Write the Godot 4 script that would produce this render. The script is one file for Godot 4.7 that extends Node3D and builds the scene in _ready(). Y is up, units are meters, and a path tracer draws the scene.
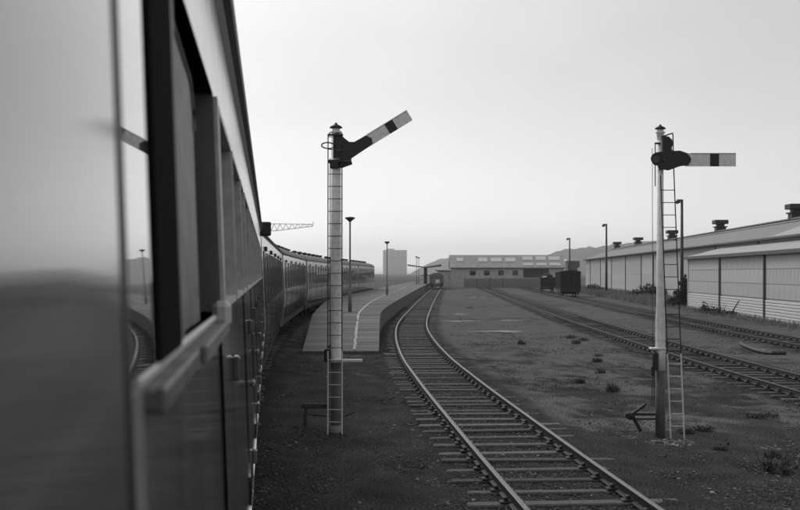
extends Node3D
# A station throat under an overcast sky, seen from the side of a curving train.
# Ground distances ("d") run forward along -Z; helper P(x, y, d) gives the point.

const EYE := 2.82            # eye height above the yard
const SIDE_SLOPE := 0.1184   # heading of the first coach, metres left per metre forward

var names := {}
var mats := {}
var rng := RandomNumberGenerator.new()

# ------------------------------------------------------------------ helpers
func P(x: float, y: float, d: float) -> Vector3:
	return Vector3(x, y, -d)

func numbered(called: String) -> String:
	var n: int = names.get(called, -1) + 1
	names[called] = n
	return called if n == 0 else "%s_%03d" % [called, n]

func tag(o: Node, label: String, category: String, group := "", kind := "") -> void:
	o.set_meta("label", label)
	o.set_meta("category", category)
	if group != "":
		o.set_meta("group", group)
	if kind != "":
		o.set_meta("kind", kind)

func thing(called: String, label: String, category: String, at := Vector3.ZERO, turn := 0.0, group := "") -> Node3D:
	var o := Node3D.new()
	o.name = numbered(called)
	add_child(o)
	o.position = at
	o.rotation.y = turn
	tag(o, label, category, group)
	return o

func start() -> SurfaceTool:
	var st := SurfaceTool.new()
	st.begin(Mesh.PRIMITIVE_TRIANGLES)
	st.set_smooth_group(-1)
	return st

func finish(st: SurfaceTool) -> ArrayMesh:
	st.generate_normals()
	return st.commit()

func put(called: String, m: Mesh, material: Material, parent: Node = null) -> MeshInstance3D:
	var o := MeshInstance3D.new()
	o.mesh = m
	o.material_override = material
	if parent == null or parent == self:
		o.name = numbered(called)
		add_child(o)
	else:
		o.name = called
		parent.add_child(o, true)
	return o

func build(called: String, st: SurfaceTool, material: Material, parent: Node = null) -> MeshInstance3D:
	return put(called, finish(st), material, parent)

# quad whose corners run counter-clockwise seen from outside
func quad(st: SurfaceTool, a: Vector3, b: Vector3, c: Vector3, e: Vector3) -> void:
	for v in [a, c, b, a, e, c]:
		st.add_vertex(v)

func tri(st: SurfaceTool, a: Vector3, b: Vector3, c: Vector3) -> void:
	for v in [a, c, b]:
		st.add_vertex(v)

# box with chamfered edges
func box(st: SurfaceTool, at: Vector3, size: Vector3, ch := 0.0, basis := Basis.IDENTITY) -> void:
	var h := size / 2.0
	ch = minf(ch, minf(h.x, minf(h.y, h.z)) * 0.9)
	var f := func(v: Vector3) -> Vector3: return at + basis * v
	var i := h - Vector3(ch, ch, ch)
	for s in [-1.0, 1.0]:
		var faces := [
			[Vector3(s * h.x, -i.y, -i.z), Vector3(s * h.x, i.y, -i.z), Vector3(s * h.x, i.y, i.z), Vector3(s * h.x, -i.y, i.z)],
			[Vector3(-i.x, s * h.y, -i.z), Vector3(-i.x, s * h.y, i.z), Vector3(i.x, s * h.y, i.z), Vector3(i.x, s * h.y, -i.z)],
			[Vector3(-i.x, -i.y, s * h.z), Vector3(i.x, -i.y, s * h.z), Vector3(i.x, i.y, s * h.z), Vector3(-i.x, i.y, s * h.z)]]
		for q in faces:
			if s > 0:
				quad(st, f.call(q[0]), f.call(q[1]), f.call(q[2]), f.call(q[3]))
			else:
				quad(st, f.call(q[3]), f.call(q[2]), f.call(q[1]), f.call(q[0]))
	if ch <= 0.0:
		return
	for a in [-1.0, 1.0]:
		for b in [-1.0, 1.0]:
			var e1 := [Vector3(a * h.x, b * i.y, -i.z), Vector3(a * i.x, b * h.y, -i.z), Vector3(a * i.x, b * h.y, i.z), Vector3(a * h.x, b * i.y, i.z)]
			var e2 := [Vector3(a * h.x, -i.y, b * i.z), Vector3(a * h.x, i.y, b * i.z), Vector3(a * i.x, i.y, b * h.z), Vector3(a * i.x, -i.y, b * h.z)]
			var e3 := [Vector3(-i.x, a * h.y, b * i.z), Vector3(-i.x, a * i.y, b * h.z), Vector3(i.x, a * i.y, b * h.z), Vector3(i.x, a * h.y, b * i.z)]
			for e in [e1, e2, e3]:
				facing(st, e, at, f)
			for c in [-1.0, 1.0]:
				facing(st, [Vector3(a * h.x, b * i.y, c * i.z), Vector3(a * i.x, b * h.y, c * i.z), Vector3(a * i.x, b * i.y, c * h.z)], at, f)

func facing(st: SurfaceTool, q: Array, _at: Vector3, f: Callable) -> void:
	var n: Vector3 = (q[1] - q[0]).cross(q[2] - q[0])
	var mid: Vector3 = (q[0] + q[1] + q[2]) / 3.0
	var r := q.duplicate()
	if n.dot(mid) < 0:
		r.reverse()
	if r.size() == 4:
		quad(st, f.call(r[0]), f.call(r[1]), f.call(r[2]), f.call(r[3]))
	else:
		tri(st, f.call(r[0]), f.call(r[1]), f.call(r[2]))

# closed tube along points with a radius for each point
func tube(st: SurfaceTool, pts: Array, radii: Array, sides := 8, smooth := true) -> void:
	if smooth:
		st.set_smooth_group(1)
	var rings := []
	for k in pts.size():
		var t: Vector3 = (pts[mini(k + 1, pts.size() - 1)] - pts[maxi(k - 1, 0)]).normalized()
		var up := Vector3.UP if absf(t.y) < 0.9 else Vector3.BACK
		var a := t.cross(up).normalized()
		var b := t.cross(a).normalized()
		var ring := []
		for s in sides:
			var w := TAU * s / sides
			ring.append(pts[k] + (a * cos(w) + b * sin(w)) * radii[mini(k, radii.size() - 1)])
		rings.append(ring)
	for k in pts.size() - 1:
		for s in sides:
			var n := (s + 1) % sides
			quad(st, rings[k][s], rings[k][n], rings[k + 1][n], rings[k + 1][s])
	st.set_smooth_group(-1)
	for s in sides:
		var n := (s + 1) % sides
		tri(st, pts[0], rings[0][n], rings[0][s])
		tri(st, pts[-1], rings[-1][s], rings[-1][n])

func rod(st: SurfaceTool, a: Vector3, b: Vector3, r: float, sides := 6) -> void:
	tube(st, [a, b], [r, r], sides)

# lathe round a vertical axis, profile of (radius, height)
func lathe(st: SurfaceTool, at: Vector3, profile: Array, sides := 16) -> void:
	st.set_smooth_group(2)
	for k in profile.size() - 1:
		for s in sides:
			var w0 := TAU * s / sides
			var w1 := TAU * (s + 1) / sides
			var p0: Vector2 = profile[k]
			var p1: Vector2 = profile[k + 1]
			var a := at + Vector3(cos(w0) * p0.x, p0.y, -sin(w0) * p0.x)
			var b := at + Vector3(cos(w1) * p0.x, p0.y, -sin(w1) * p0.x)
			var c := at + Vector3(cos(w1) * p1.x, p1.y, -sin(w1) * p1.x)
			var e := at + Vector3(cos(w0) * p1.x, p1.y, -sin(w0) * p1.x)
			if p0.x > 0.0001 and p1.x > 0.0001:
				quad(st, a, b, c, e)
			elif p0.x > 0.0001:
				tri(st, a, b, c)
			else:
				tri(st, a, c, e)
	st.set_smooth_group(-1)

# a flat outline (x, y) given a thickness along z, centred on z0
func plate(st: SurfaceTool, outline: Array, z0: float, thick: float, xf := Transform3D.IDENTITY) -> void:
	var poly := PackedVector2Array(outline)
	if Geometry2D.is_polygon_clockwise(poly):
		poly.reverse()
	var ids := Geometry2D.triangulate_polygon(poly)
	var h := thick / 2.0
	for k in range(0, ids.size(), 3):
		var a := poly[ids[k]]
		var b := poly[ids[k + 1]]
		var c := poly[ids[k + 2]]
		if (b - a).cross(c - a) < 0:
			var s := b
			b = c
			c = s
		tri(st, xf * Vector3(a.x, a.y, z0 + h), xf * Vector3(b.x, b.y, z0 + h), xf * Vector3(c.x, c.y, z0 + h))
		tri(st, xf * Vector3(a.x, a.y, z0 - h), xf * Vector3(c.x, c.y, z0 - h), xf * Vector3(b.x, b.y, z0 - h))
	for k in poly.size():
		var a := poly[k]
		var b := poly[(k + 1) % poly.size()]
		quad(st, xf * Vector3(a.x, a.y, z0 - h), xf * Vector3(b.x, b.y, z0 - h), xf * Vector3(b.x, b.y, z0 + h), xf * Vector3(a.x, a.y, z0 + h))

# sweep of an open cross-section (x outward, y up) straight along z from z0 to z1 (z1 < z0)
func sweep(st: SurfaceTool, sect: Array, z0: float, z1: float, smooth := false) -> void:
	if smooth:
		st.set_smooth_group(3)
	for k in sect.size() - 1:
		var a: Vector2 = sect[k]
		var b: Vector2 = sect[k + 1]
		quad(st, Vector3(a.x, a.y, z0), Vector3(a.x, a.y, z1), Vector3(b.x, b.y, z1), Vector3(b.x, b.y, z0))
	st.set_smooth_group(-1)

# natural cubic spline through (d, x) points
class Spline:
	var t: PackedFloat64Array
	var v: PackedFloat64Array
	var m: PackedFloat64Array
	func _init(pts: Array) -> void:
		for p in pts:
			t.append(p[0])
			v.append(p[1])
		var n := t.size()
		m.resize(n)
		for k in n:
			var a := maxi(k - 1, 0)
			var b := mini(k + 1, n - 1)
			m[k] = (v[b] - v[a]) / (t[b] - t[a])
	func at(d: float) -> float:
		var n := t.size()
		if d <= t[0]:
			return v[0] + m[0] * (d - t[0])
		if d >= t[n - 1]:
			return v[n - 1] + m[n - 1] * (d - t[n - 1])
		var k := 0
		while d > t[k + 1]:
			k += 1
		var h := t[k + 1] - t[k]
		var s := (d - t[k]) / h
		return (2 * s * s * s - 3 * s * s + 1) * v[k] + (s * s * s - 2 * s * s + s) * h * m[k] + (-2 * s * s * s + 3 * s * s) * v[k + 1] + (s * s * s - s * s) * h * m[k + 1]
	func slope(d: float) -> float:
		return (at(d + 0.25) - at(d - 0.25)) / 0.5

# ------------------------------------------------------------------ materials
func grey(lin: float) -> Color:
	return Color(lin, lin, lin).linear_to_srgb()

func noise_tex(seed_: int, freq: float, lo: float, hi: float, size := 512, octaves := 5, mid := 0.5) -> NoiseTexture2D:
	var n := FastNoiseLite.new()
	n.seed = seed_
	n.frequency = freq
	n.fractal_octaves = octaves
	n.fractal_gain = 0.55
	var t := NoiseTexture2D.new()
	t.width = size
	t.height = size
	t.seamless = true
	t.noise = n
	var g := Gradient.new()
	g.offsets = PackedFloat32Array([0.15, mid, 0.85])
	g.colors = PackedColorArray([grey(lo), grey((lo + hi) / 2.0), grey(hi)])
	t.color_ramp = g
	return t

func normal_tex(seed_: int, freq: float, strength: float, size := 512) -> NoiseTexture2D:
	var n := FastNoiseLite.new()
	n.seed = seed_
	n.frequency = freq
	n.fractal_octaves = 5
	var t := NoiseTexture2D.new()
	t.width = size
	t.height = size
	t.seamless = true
	t.as_normal_map = true
	t.bump_strength = strength
	t.noise = n
	return t

# speckled, slightly uneven surface: lo..hi base colour, pattern repeats every "tile" metres
func mat(called: String, lo: float, hi: float, rough: float, tile := 1.5, bump := 2.0, freq := 0.012, world := false) -> StandardMaterial3D:
	if mats.has(called):
		return mats[called]
	var m := StandardMaterial3D.new()
	m.resource_name = called
	var s := called.hash() % 9973
	m.albedo_texture = noise_tex(s, freq, lo, hi)
	m.roughness = rough
	if bump > 0:
		m.normal_enabled = true
		m.normal_texture = normal_tex(s + 7, freq * 2.5, bump)
	m.uv1_triplanar = true
	m.uv1_world_triplanar = world
	m.uv1_scale = Vector3.ONE / tile
	mats[called] = m
	return m

func plain(called: String, lin: float, rough: float, specular := 0.5) -> StandardMaterial3D:
	if mats.has(called):
		return mats[called]
	var m := StandardMaterial3D.new()
	m.resource_name = called
	m.albedo_color = grey(lin)
	m.roughness = rough
	m.metallic_specular = specular
	mats[called] = m
	return m

# ------------------------------------------------------------------ the place
var main_line := Spline.new([[-12, 4.45], [0, 3.2], [12.6, 2.18], [23.4, 1.46], [28.2, 1.18], [34.8, 0.85], [43.6, 0.62], [53.3, 0.57], [62, 0.74], [74, 1.18], [99.5, 2.22], [140, 4.0], [184, 6.0], [240, 8.5]])
var yard_line := Spline.new([[10, 10.0], [25, 9.76], [35, 9.72], [45, 9.87], [65, 10.35], [80, 10.9], [120, 12.45], [188, 15.2], [210, 16.1]])
var siding_line := Spline.new([[20, 15.3], [44, 15.65], [52, 15.85], [75, 16.95], [124, 19.45], [160, 21.1], [200, 23.0]])
var train_side := Spline.new([[-20, 2.253], [0, -0.115], [20, -2.483], [42.8, -4.5], [65.6, -5.5], [88.4, -5.15], [111.2, -4.15], [134, -3.05], [220, 1.1]])
var platform_left := Spline.new([[39.7, -3.5], [58, -4.35], [75, -5.0], [90, -4.9], [111, -3.95], [134, -2.85], [160, -1.65], [200, 0.25], [250, 2.6]])
var platform_right := Spline.new([[39.7, -0.75], [50, -0.9], [58, -0.88], [70, -0.5], [85, 0.1], [99.5, 0.7], [140, 2.4], [184, 4.35], [250, 7.3]])

func platform_top(d: float) -> float:
	return lerpf(0.015, 0.9, clampf((d - 39.7) / 12.0, 0.0, 1.0))

func wall_x(d: float, back := 0.0) -> float:
	return 17.8 + back + 0.063 * d

func _ready() -> void:
	rng.seed = 4711
	setup_view()
	setup_materials()
	ground()
	railway_tracks()
	platform()
	hills()
	far_town()
	goods_shed()
	far_station_building()
	train()
	signals()
	lamps_and_canopy()
	wagons()
	plants()
	litter()

func setup_view() -> void:
	var cam := Camera3D.new()
	cam.name = "camera"
	var at := CameraAttributesPhysical.new()
	at.frustum_focal_length = 50.0
	at.frustum_focus_distance = 19.0
	at.frustum_near = 0.05
	at.frustum_far = 9000.0
	at.exposure_aperture = 7.0
	cam.attributes = at
	cam.projection = Camera3D.PROJECTION_FRUSTUM
	cam.near = 0.05
	cam.far = 9000.0
	cam.size = 0.05 * 510.0 / 1111.0
	cam.frustum_offset = Vector2(0, 0.05 * 18.0 / 1111.0)
	cam.position = Vector3(0, EYE, 0)
	add_child(cam)
	cam.current = true

	# overcast: even cloud, brighter towards the veiled sun ahead on the left, paler near the horizon
	var img := Image.create(768, 384, false, Image.FORMAT_RGBF)
	var n := FastNoiseLite.new()
	n.seed = 5
	n.frequency = 1.3
	n.fractal_octaves = 4
	var to_sun := Vector3(sin(deg_to_rad(-36.0)) * cos(deg_to_rad(30.0)), sin(deg_to_rad(30.0)), -cos(deg_to_rad(-36.0)) * cos(deg_to_rad(30.0)))
	for v in 384:
		var lat := (0.5 - (v + 0.5) / 384.0) * PI
		for u in 768:
			var lon := (u + 0.5) / 768.0 * TAU
			var dir := Vector3(sin(lon) * cos(lat), sin(lat), -cos(lon) * cos(lat))
			var ang := rad_to_deg(acos(clampf(dir.dot(to_sun), -1.0, 1.0)))
			var b := 0.45 + 0.78 * exp(-pow(ang / 45.0, 2.0)) + 0.40 * exp(-pow(lat / 0.11, 2.0))
			b *= 1.0 + 0.08 * n.get_noise_3d(dir.x * 1.4, dir.y * 3.5, dir.z * 1.4) + 0.03 * n.get_noise_3d(dir.x * 7.0, dir.y * 14.0, dir.z * 7.0)
			b *= lerpf(1.0, 0.4, clampf(-lat / 0.3, 0.0, 1.0))
			img.set_pixel(u, v, Color(b, b, b))
	var sky := PanoramaSkyMaterial.new()
	sky.panorama = ImageTexture.create_from_image(img)
	var env := Environment.new()
	env.background_mode = Environment.BG_SKY
	env.sky = Sky.new()
	env.sky.sky_material = sky
	env.tonemap_mode = Environment.TONE_MAPPER_LINEAR
	env.tonemap_exposure = 1.0
	env.sdfgi_enabled = true
	env.ssao_enabled = true
	env.ssil_enabled = true
	# damp air that scatters mostly forward, as mist does
	env.volumetric_fog_enabled = true
	env.volumetric_fog_density = 0.0003
	env.volumetric_fog_albedo = Color(0.98, 0.98, 0.98)
	env.volumetric_fog_anisotropy = 0.8
	var we := WorldEnvironment.new()
	we.name = "environment"
	we.environment = env
	add_child(we)

	var sun := DirectionalLight3D.new()
	sun.name = "veiled_sun"
	sun.light_energy = 0.35
	sun.light_angular_distance = 25.0
	sun.light_color = Color(1, 1, 1)
	sun.shadow_enabled = true
	sun.rotation = Vector3(deg_to_rad(-42), deg_to_rad(-144), 0)
	add_child(sun)

func setup_materials() -> void:
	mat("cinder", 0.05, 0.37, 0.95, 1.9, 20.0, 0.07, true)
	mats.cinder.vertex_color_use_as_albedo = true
	mats.cinder.metallic_specular = 0.2
	mat("sleeper_wood", 0.05, 0.13, 0.85, 0.8, 4.0, 0.02)
	mat("sleeper_dark", 0.03, 0.075, 0.85, 0.8, 4.0, 0.02)
	mat("sleeper_pale", 0.07, 0.17, 0.85, 0.8, 4.0, 0.02)
	mat("rail_rust", 0.015, 0.04, 0.6, 0.6, 2.0, 0.03)
	mat("rail_worn", 0.12, 0.22, 0.5, 0.6, 1.0, 0.02)
	mats.rail_worn.metallic = 0.5
	mat("rail_dull", 0.05, 0.10, 0.7, 0.6, 1.0, 0.02)
	mat("iron_dark", 0.012, 0.03, 0.55, 0.5, 1.5, 0.03)
	mat("iron_grey", 0.05, 0.10, 0.6, 0.5, 1.5, 0.03)
	mat("signal_white", 0.70, 0.86, 0.5, 0.7, 1.0, 0.015)
	mat("post_white", 0.62, 0.88, 0.55, 0.9, 1.2, 0.012)
	mat("post_base", 0.06, 0.14, 0.75, 0.5, 2.0, 0.02)
	mat("galvanised", 0.6, 0.8, 0.45, 0.5, 1.0, 0.03)
	mat("concrete_block", 0.22, 0.36, 0.9, 0.6, 3.0, 0.02)
	mat("plank_a", 0.10, 0.18, 0.9, 1.1, 3.0, 0.02)
	mat("plank_b", 0.13, 0.22, 0.9, 1.1, 3.0, 0.02)
	mat("plank_c", 0.08, 0.15, 0.9, 1.1, 3.0, 0.02)
	mat("platform_asphalt", 0.10, 0.19, 0.95, 3.0, 3.0, 0.02, true)
	mat("platform_face", 0.07, 0.15, 0.95, 1.5, 3.0, 0.02)
	mat("paint_line", 0.3, 0.5, 0.8, 0.8, 1.0, 0.03)
	mat("gravel_pale", 0.2, 0.42, 0.95, 0.6, 8.0, 0.05, true)
	mat("shed_panel", 0.36, 0.54, 0.85, 4.0, 1.0, 0.01)
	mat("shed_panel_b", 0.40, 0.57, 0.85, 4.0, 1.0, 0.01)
	mat("shed_board", 0.66, 0.82, 0.8, 2.0, 1.0, 0.015)
	mat("shed_roof", 0.17, 0.27, 0.8, 5.0, 1.5, 0.012)
	mat("shed_roof_pale", 0.32, 0.42, 0.7, 5.0, 1.5, 0.012)
	mat("lamp_grey", 0.12, 0.2, 0.7, 0.5, 0.5, 0.02)
	mat("shed_trim", 0.08, 0.14, 0.8, 2.0, 1.0, 0.02)
	mat("far_wall", 0.40, 0.52, 0.9, 6.0, 1.0, 0.012)
	mat("far_roof", 0.36, 0.46, 0.85, 6.0, 1.0, 0.012)
	mat("far_dark", 0.10, 0.15, 0.9, 4.0, 1.0, 0.012)
	mat("skylight_glass", 0.6, 0.8, 0.25, 3.0, 0.0, 0.02)  # whitish glass colour stands in for the sky reflected in the panes
	mat("coach_body", 0.10, 0.19, 0.07, 1.6, 0.0, 0.008)
	mat("coach_cream", 0.72, 0.86, 0.15, 1.6, 0.3, 0.01)
	mat("coach_roof", 0.10, 0.18, 0.75, 2.0, 1.0, 0.012)
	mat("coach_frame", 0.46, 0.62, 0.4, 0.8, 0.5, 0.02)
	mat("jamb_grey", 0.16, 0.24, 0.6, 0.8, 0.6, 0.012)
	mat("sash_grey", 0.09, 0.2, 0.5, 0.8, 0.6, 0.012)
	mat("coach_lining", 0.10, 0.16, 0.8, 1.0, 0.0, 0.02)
	mat("wagon_side", 0.010, 0.022, 0.85, 1.5, 1.0, 0.02)
	mat("hill_cover", 0.10, 0.20, 1.0, 120.0, 0.0, 0.02, true)
	# rain streaks run down walls and coach sides
	mats.shed_panel.uv1_scale = Vector3(0.7, 0.1, 0.7)
	mats.shed_panel_b.uv1_scale = Vector3(0.9, 0.12, 0.9)
	mats.shed_roof.uv1_scale = Vector3(0.12, 0.12, 0.5)
	mats.coach_body.uv1_scale = Vector3(1.2, 0.2, 1.2)
	mat("leaf_dark", 0.025, 0.06, 0.8, 0.5, 0.0, 0.05)
	mat("grass_dry", 0.16, 0.30, 0.9, 0.8, 0.0, 0.05)
	mat("weed_mid", 0.05, 0.16, 0.9, 0.8, 0.0, 0.05, true)
	mats.leaf_dark.backlight_enabled = true
	mats.leaf_dark.backlight = grey(0.2)
	plain("pane_glass", 0.012, 0.02, 0.8)
	mats.pane_glass.clearcoat_enabled = true
	mats.pane_glass.clearcoat = 0.8
	mats.pane_glass.clearcoat_roughness = 0.02
	plain("pane_wavy", 0.13, 0.10, 0.8)
	mats.pane_wavy.clearcoat_enabled = true
	mats.pane_wavy.clearcoat = 0.25
	mats.pane_wavy.clearcoat_roughness = 0.08
	plain("rubber_black", 0.012, 0.5)
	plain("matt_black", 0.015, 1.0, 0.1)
	plain("chrome", 0.6, 0.25)
	mats.chrome.metallic = 0.8

# ------------------------------------------------------------------ ground
func axis_steps(breaks: Array) -> PackedFloat64Array:
	# breaks: [from, to, step] runs
	var out := PackedFloat64Array()
	for b in breaks:
		var v: float = b[0]
		while v < b[1] - 1e-6:
			out.append(v)
			v += b[2]
	out.append(breaks[-1][1])
	return out

func ground() -> void:
	var xs := axis_steps([[-1600, -1000, 300], [-1000, -100, 150], [-100, -20, 10], [-20, -6, 1.0], [-6, 13, 0.22], [13, 26, 0.6], [26, 60, 3.4], [60, 200, 20], [200, 1000, 160], [1000, 1600, 300]])
	var ds := axis_steps([[-300, -20, 40], [-20, 6, 2], [6, 34, 0.22], [34, 64, 0.5], [64, 130, 1.5], [130, 250, 6], [250, 1000, 75], [1000, 2800, 300]])
	var rough := FastNoiseLite.new()
	rough.seed = 3
	rough.frequency = 0.9
	rough.fractal_octaves = 4
	var patch := FastNoiseLite.new()
	patch.seed = 11
	patch.frequency = 0.09
	patch.fractal_octaves = 5
	patch.fractal_gain = 0.6
	var fine := FastNoiseLite.new()
	fine.seed = 19
	fine.frequency = 0.7
	fine.fractal_octaves = 3
	var verts := PackedVector3Array()
	var cols := PackedColorArray()
	var lines := [main_line, yard_line, siding_line]
	for d in ds:
		var at := [main_line.at(d), yard_line.at(d), siding_line.at(d), train_side.at(d) - 1.4]
		for x in xs:
			var near := 9.0
			for c in at:
				near = minf(near, absf(x - c))
			var bed := clampf(1.0 - (near - 1.15) / 0.5, 0.0, 1.0)
			if d < -15 or d > 212:
				bed = 0.0
			var y := rough.get_noise_2d(x, d) * 0.05 + patch.get_noise_2d(x * 2.0, d * 2.0) * 0.05
			y = lerpf(y, -0.008 + rough.get_noise_2d(x * 3.0, d * 3.0) * 0.035, bed)
			# ballast heaped over the outer ends of the sleepers on the yard side
			if d < 60 and x > at[0] + 0.95 and x < at[0] + 1.6:
				y = maxf(y, 0.03 + rough.get_noise_2d(x * 2.0, d * 2.0) * 0.05)
			if d > 36 and d < 260 and x > platform_left.at(d) - 0.5 and x < platform_right.at(d) + 0.5:
				y = minf(y, -0.04)
			if absf(x) > 100 or d > 300 or d < -20:
				y = -0.02
			verts.append(P(x, y, d))
			# tone of the ash and clinker: oily black beds, greyer yard ash
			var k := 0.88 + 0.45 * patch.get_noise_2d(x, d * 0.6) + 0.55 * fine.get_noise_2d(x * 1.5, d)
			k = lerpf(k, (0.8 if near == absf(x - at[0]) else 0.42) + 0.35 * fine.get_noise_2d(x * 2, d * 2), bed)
			# paler ash plus haze and grazing brightness put into the colour, growing with distance
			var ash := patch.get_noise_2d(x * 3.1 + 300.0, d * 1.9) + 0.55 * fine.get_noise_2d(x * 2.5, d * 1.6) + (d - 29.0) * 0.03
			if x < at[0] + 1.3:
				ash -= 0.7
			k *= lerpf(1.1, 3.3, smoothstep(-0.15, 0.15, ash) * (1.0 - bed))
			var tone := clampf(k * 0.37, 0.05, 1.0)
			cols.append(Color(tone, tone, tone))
	var idx := PackedInt32Array()
	var w := xs.size()
	for j in ds.size() - 1:
		for i in w - 1:
			var a := j * w + i
			idx.append_array(PackedInt32Array([a, a + w, a + 1, a + 1, a + w, a + w + 1]))
	var arr := []
	arr.resize(Mesh.ARRAY_MAX)
	arr[Mesh.ARRAY_VERTEX] = verts
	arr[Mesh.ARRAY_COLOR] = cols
	arr[Mesh.ARRAY_INDEX] = idx
	var m := ArrayMesh.new()
	m.add_surface_from_arrays(Mesh.PRIMITIVE_TRIANGLES, arr)
	var st := SurfaceTool.new()
	st.create_from(m, 0)
	st.generate_normals()
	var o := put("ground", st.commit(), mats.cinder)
	o.set_meta("kind", "structure")
	# pale ash and stone spread on the yard
	for s in [[4.9, 53.5, 3.3, 1.0], [3.6, 65.0, 3.0, 0.9], [6.6, 65.8, 1.8, 0.9], [8.4, 128.0, 0.9, 2.4], [9.5, 127.0, 0.7, 2.0], [4.1, 76.0, 1.3, 1.2]]:
		var g := start()
		var mid := P(s[0], 0.03, s[1])
		var ring := []
		for k in 40:
			var a := TAU * k / 40
			var r := 0.35 + 0.85 * rng.randf()
			ring.append(P(s[0] + cos(a) * s[2] * 0.5 * r, 0.012, s[1] + sin(a) * s[3] * r))
		for k in 40:
			tri(g, mid, ring[(k + 1) % 40], ring[k])
		var po := build("gravel_patch", g, mats.gravel_pale)
		po.set_meta("kind", "structure")

# ------------------------------------------------------------------ tracks
func rail_mesh(line: Spline, off: float, d0: float, d1: float, step: float, top: bool) -> SurfaceTool:
	var st := start()
	var sect := [Vector2(-0.065, 0.02), Vector2(0.065, 0.02), Vector2(0.065, 0.032), Vector2(0.012, 0.045), Vector2(0.012, 0.125), Vector2(0.035, 0.135), Vector2(0.035, 0.158), Vector2(-0.035, 0.158), Vector2(-0.035, 0.135), Vector2(-0.012, 0.125), Vector2(-0.012, 0.045), Vector2(-0.065, 0.032), Vector2(-0.065, 0.02)]
	if top:
		sect = [Vector2(0.033, 0.1585), Vector2(0.024, 0.1635), Vector2(-0.024, 0.1635), Vector2(-0.033, 0.1585)]
	var prev := []
	var d := d0
	while d <= d1 + 0.001:
		var s := line.slope(d)
		var side := Vector3(1, 0, s).normalized()
		var c := P(line.at(d), 0, d) + side * off
		var ring := []
		for p in sect:
			ring.append(c + side * p.x + Vector3(0, p.y, 0))
		if prev.size() > 0:
			for k in sect.size() - 1:
				quad(st, prev[k], prev[k + 1], ring[k + 1], ring[k])
		prev = ring
		d += step if d < 90 else step * 3.0
	return st

func railway(label: String, line: Spline, d0: float, d1: float, s0: float, s1: float, chair_to: float, worn: bool) -> void:
	var t := thing("railway_track", label, "railway track")
	for off in [-0.7525, 0.7525]:
		var r := build("rail", rail_mesh(line, off, d0, d1, 1.0, false), mats.rail_rust, t)
		build("running_surface", rail_mesh(line, off, d0, d1, 1.0, true), mats.rail_worn if worn else mats.rail_dull, r)
	var shapes := []
	for k in 5:
		var st := start()
		box(st, Vector3(0, -0.04, 0), Vector3(2.5 + 0.03 * k, 0.13, 0.19 + 0.012 * k), 0.018, Basis(Vector3.UP, 0.0))
		shapes.append(finish(st))
	var cs := start()
	box(cs, Vector3(0, 0.04, 0), Vector3(0.3, 0.035, 0.15), 0.01)
	box(cs, Vector3(0.075, 0.075, 0), Vector3(0.05, 0.06, 0.09), 0.012)
	box(cs, Vector3(-0.075, 0.075, 0), Vector3(0.05, 0.06, 0.09), 0.012)
	var chair := finish(cs)
	var kinds := [mats.sleeper_wood, mats.sleeper_wood, mats.sleeper_dark, mats.sleeper_pale] if worn else [mats.sleeper_dark, mats.sleeper_dark, mats.sleeper_wood, mats.sleeper_dark]
	var d := s0
	while d < s1:
		var turn := atan(-line.slope(d))
		var yaw := -atan(line.slope(d))
		var c := P(line.at(d), 0, d)
		var o := put("sleeper", shapes[rng.randi() % 5], kinds[rng.randi() % 4], t)
		o.position = c + Vector3(rng.randf_range(-0.05, 0.05), rng.randf_range(-0.018, 0.012) - (0.025 if rng.randf() < 0.16 else 0.0), 0)
		o.rotation = Vector3(rng.randf_range(-0.02, 0.02), yaw + rng.randf_range(-0.025, 0.025), rng.randf_range(-0.006, 0.006))
		if d < chair_to:
			for off in [-0.7525, 0.7525]:
				var ch := put("rail_chair", chair, mats.iron_dark, t)
				ch.position = c + Vector3(off, 0, off * line.slope(d))
				ch.rotation.y = turn
		d += 0.76 * rng.randf_range(0.95, 1.05)

func railway_tracks() -> void:
	railway("curving railway track with bright rail heads beside the platform", main_line, -10, 214, 6.0, 200.0, 70.0, true)
	railway("dark railway track running between the right signal and the siding with wagons", yard_line, 12, 208, 14.0, 190.0, 70.0, false)
	railway("rusty siding track with wagons beside the goods shed", siding_line, 22, 200, 36.0, 140.0, 75.0, false)
	var under := Spline.new([[-20, 0.853], [0, -1.515], [20, -3.883], [42.8, -5.9], [65.6, -6.9], [88.4, -6.55], [111.2, -5.55], [134, -4.45], [220, -0.3]])
	railway("railway track under the passenger train", under, -10, 220, -4.0, 90.0, 0.0, true)

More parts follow.
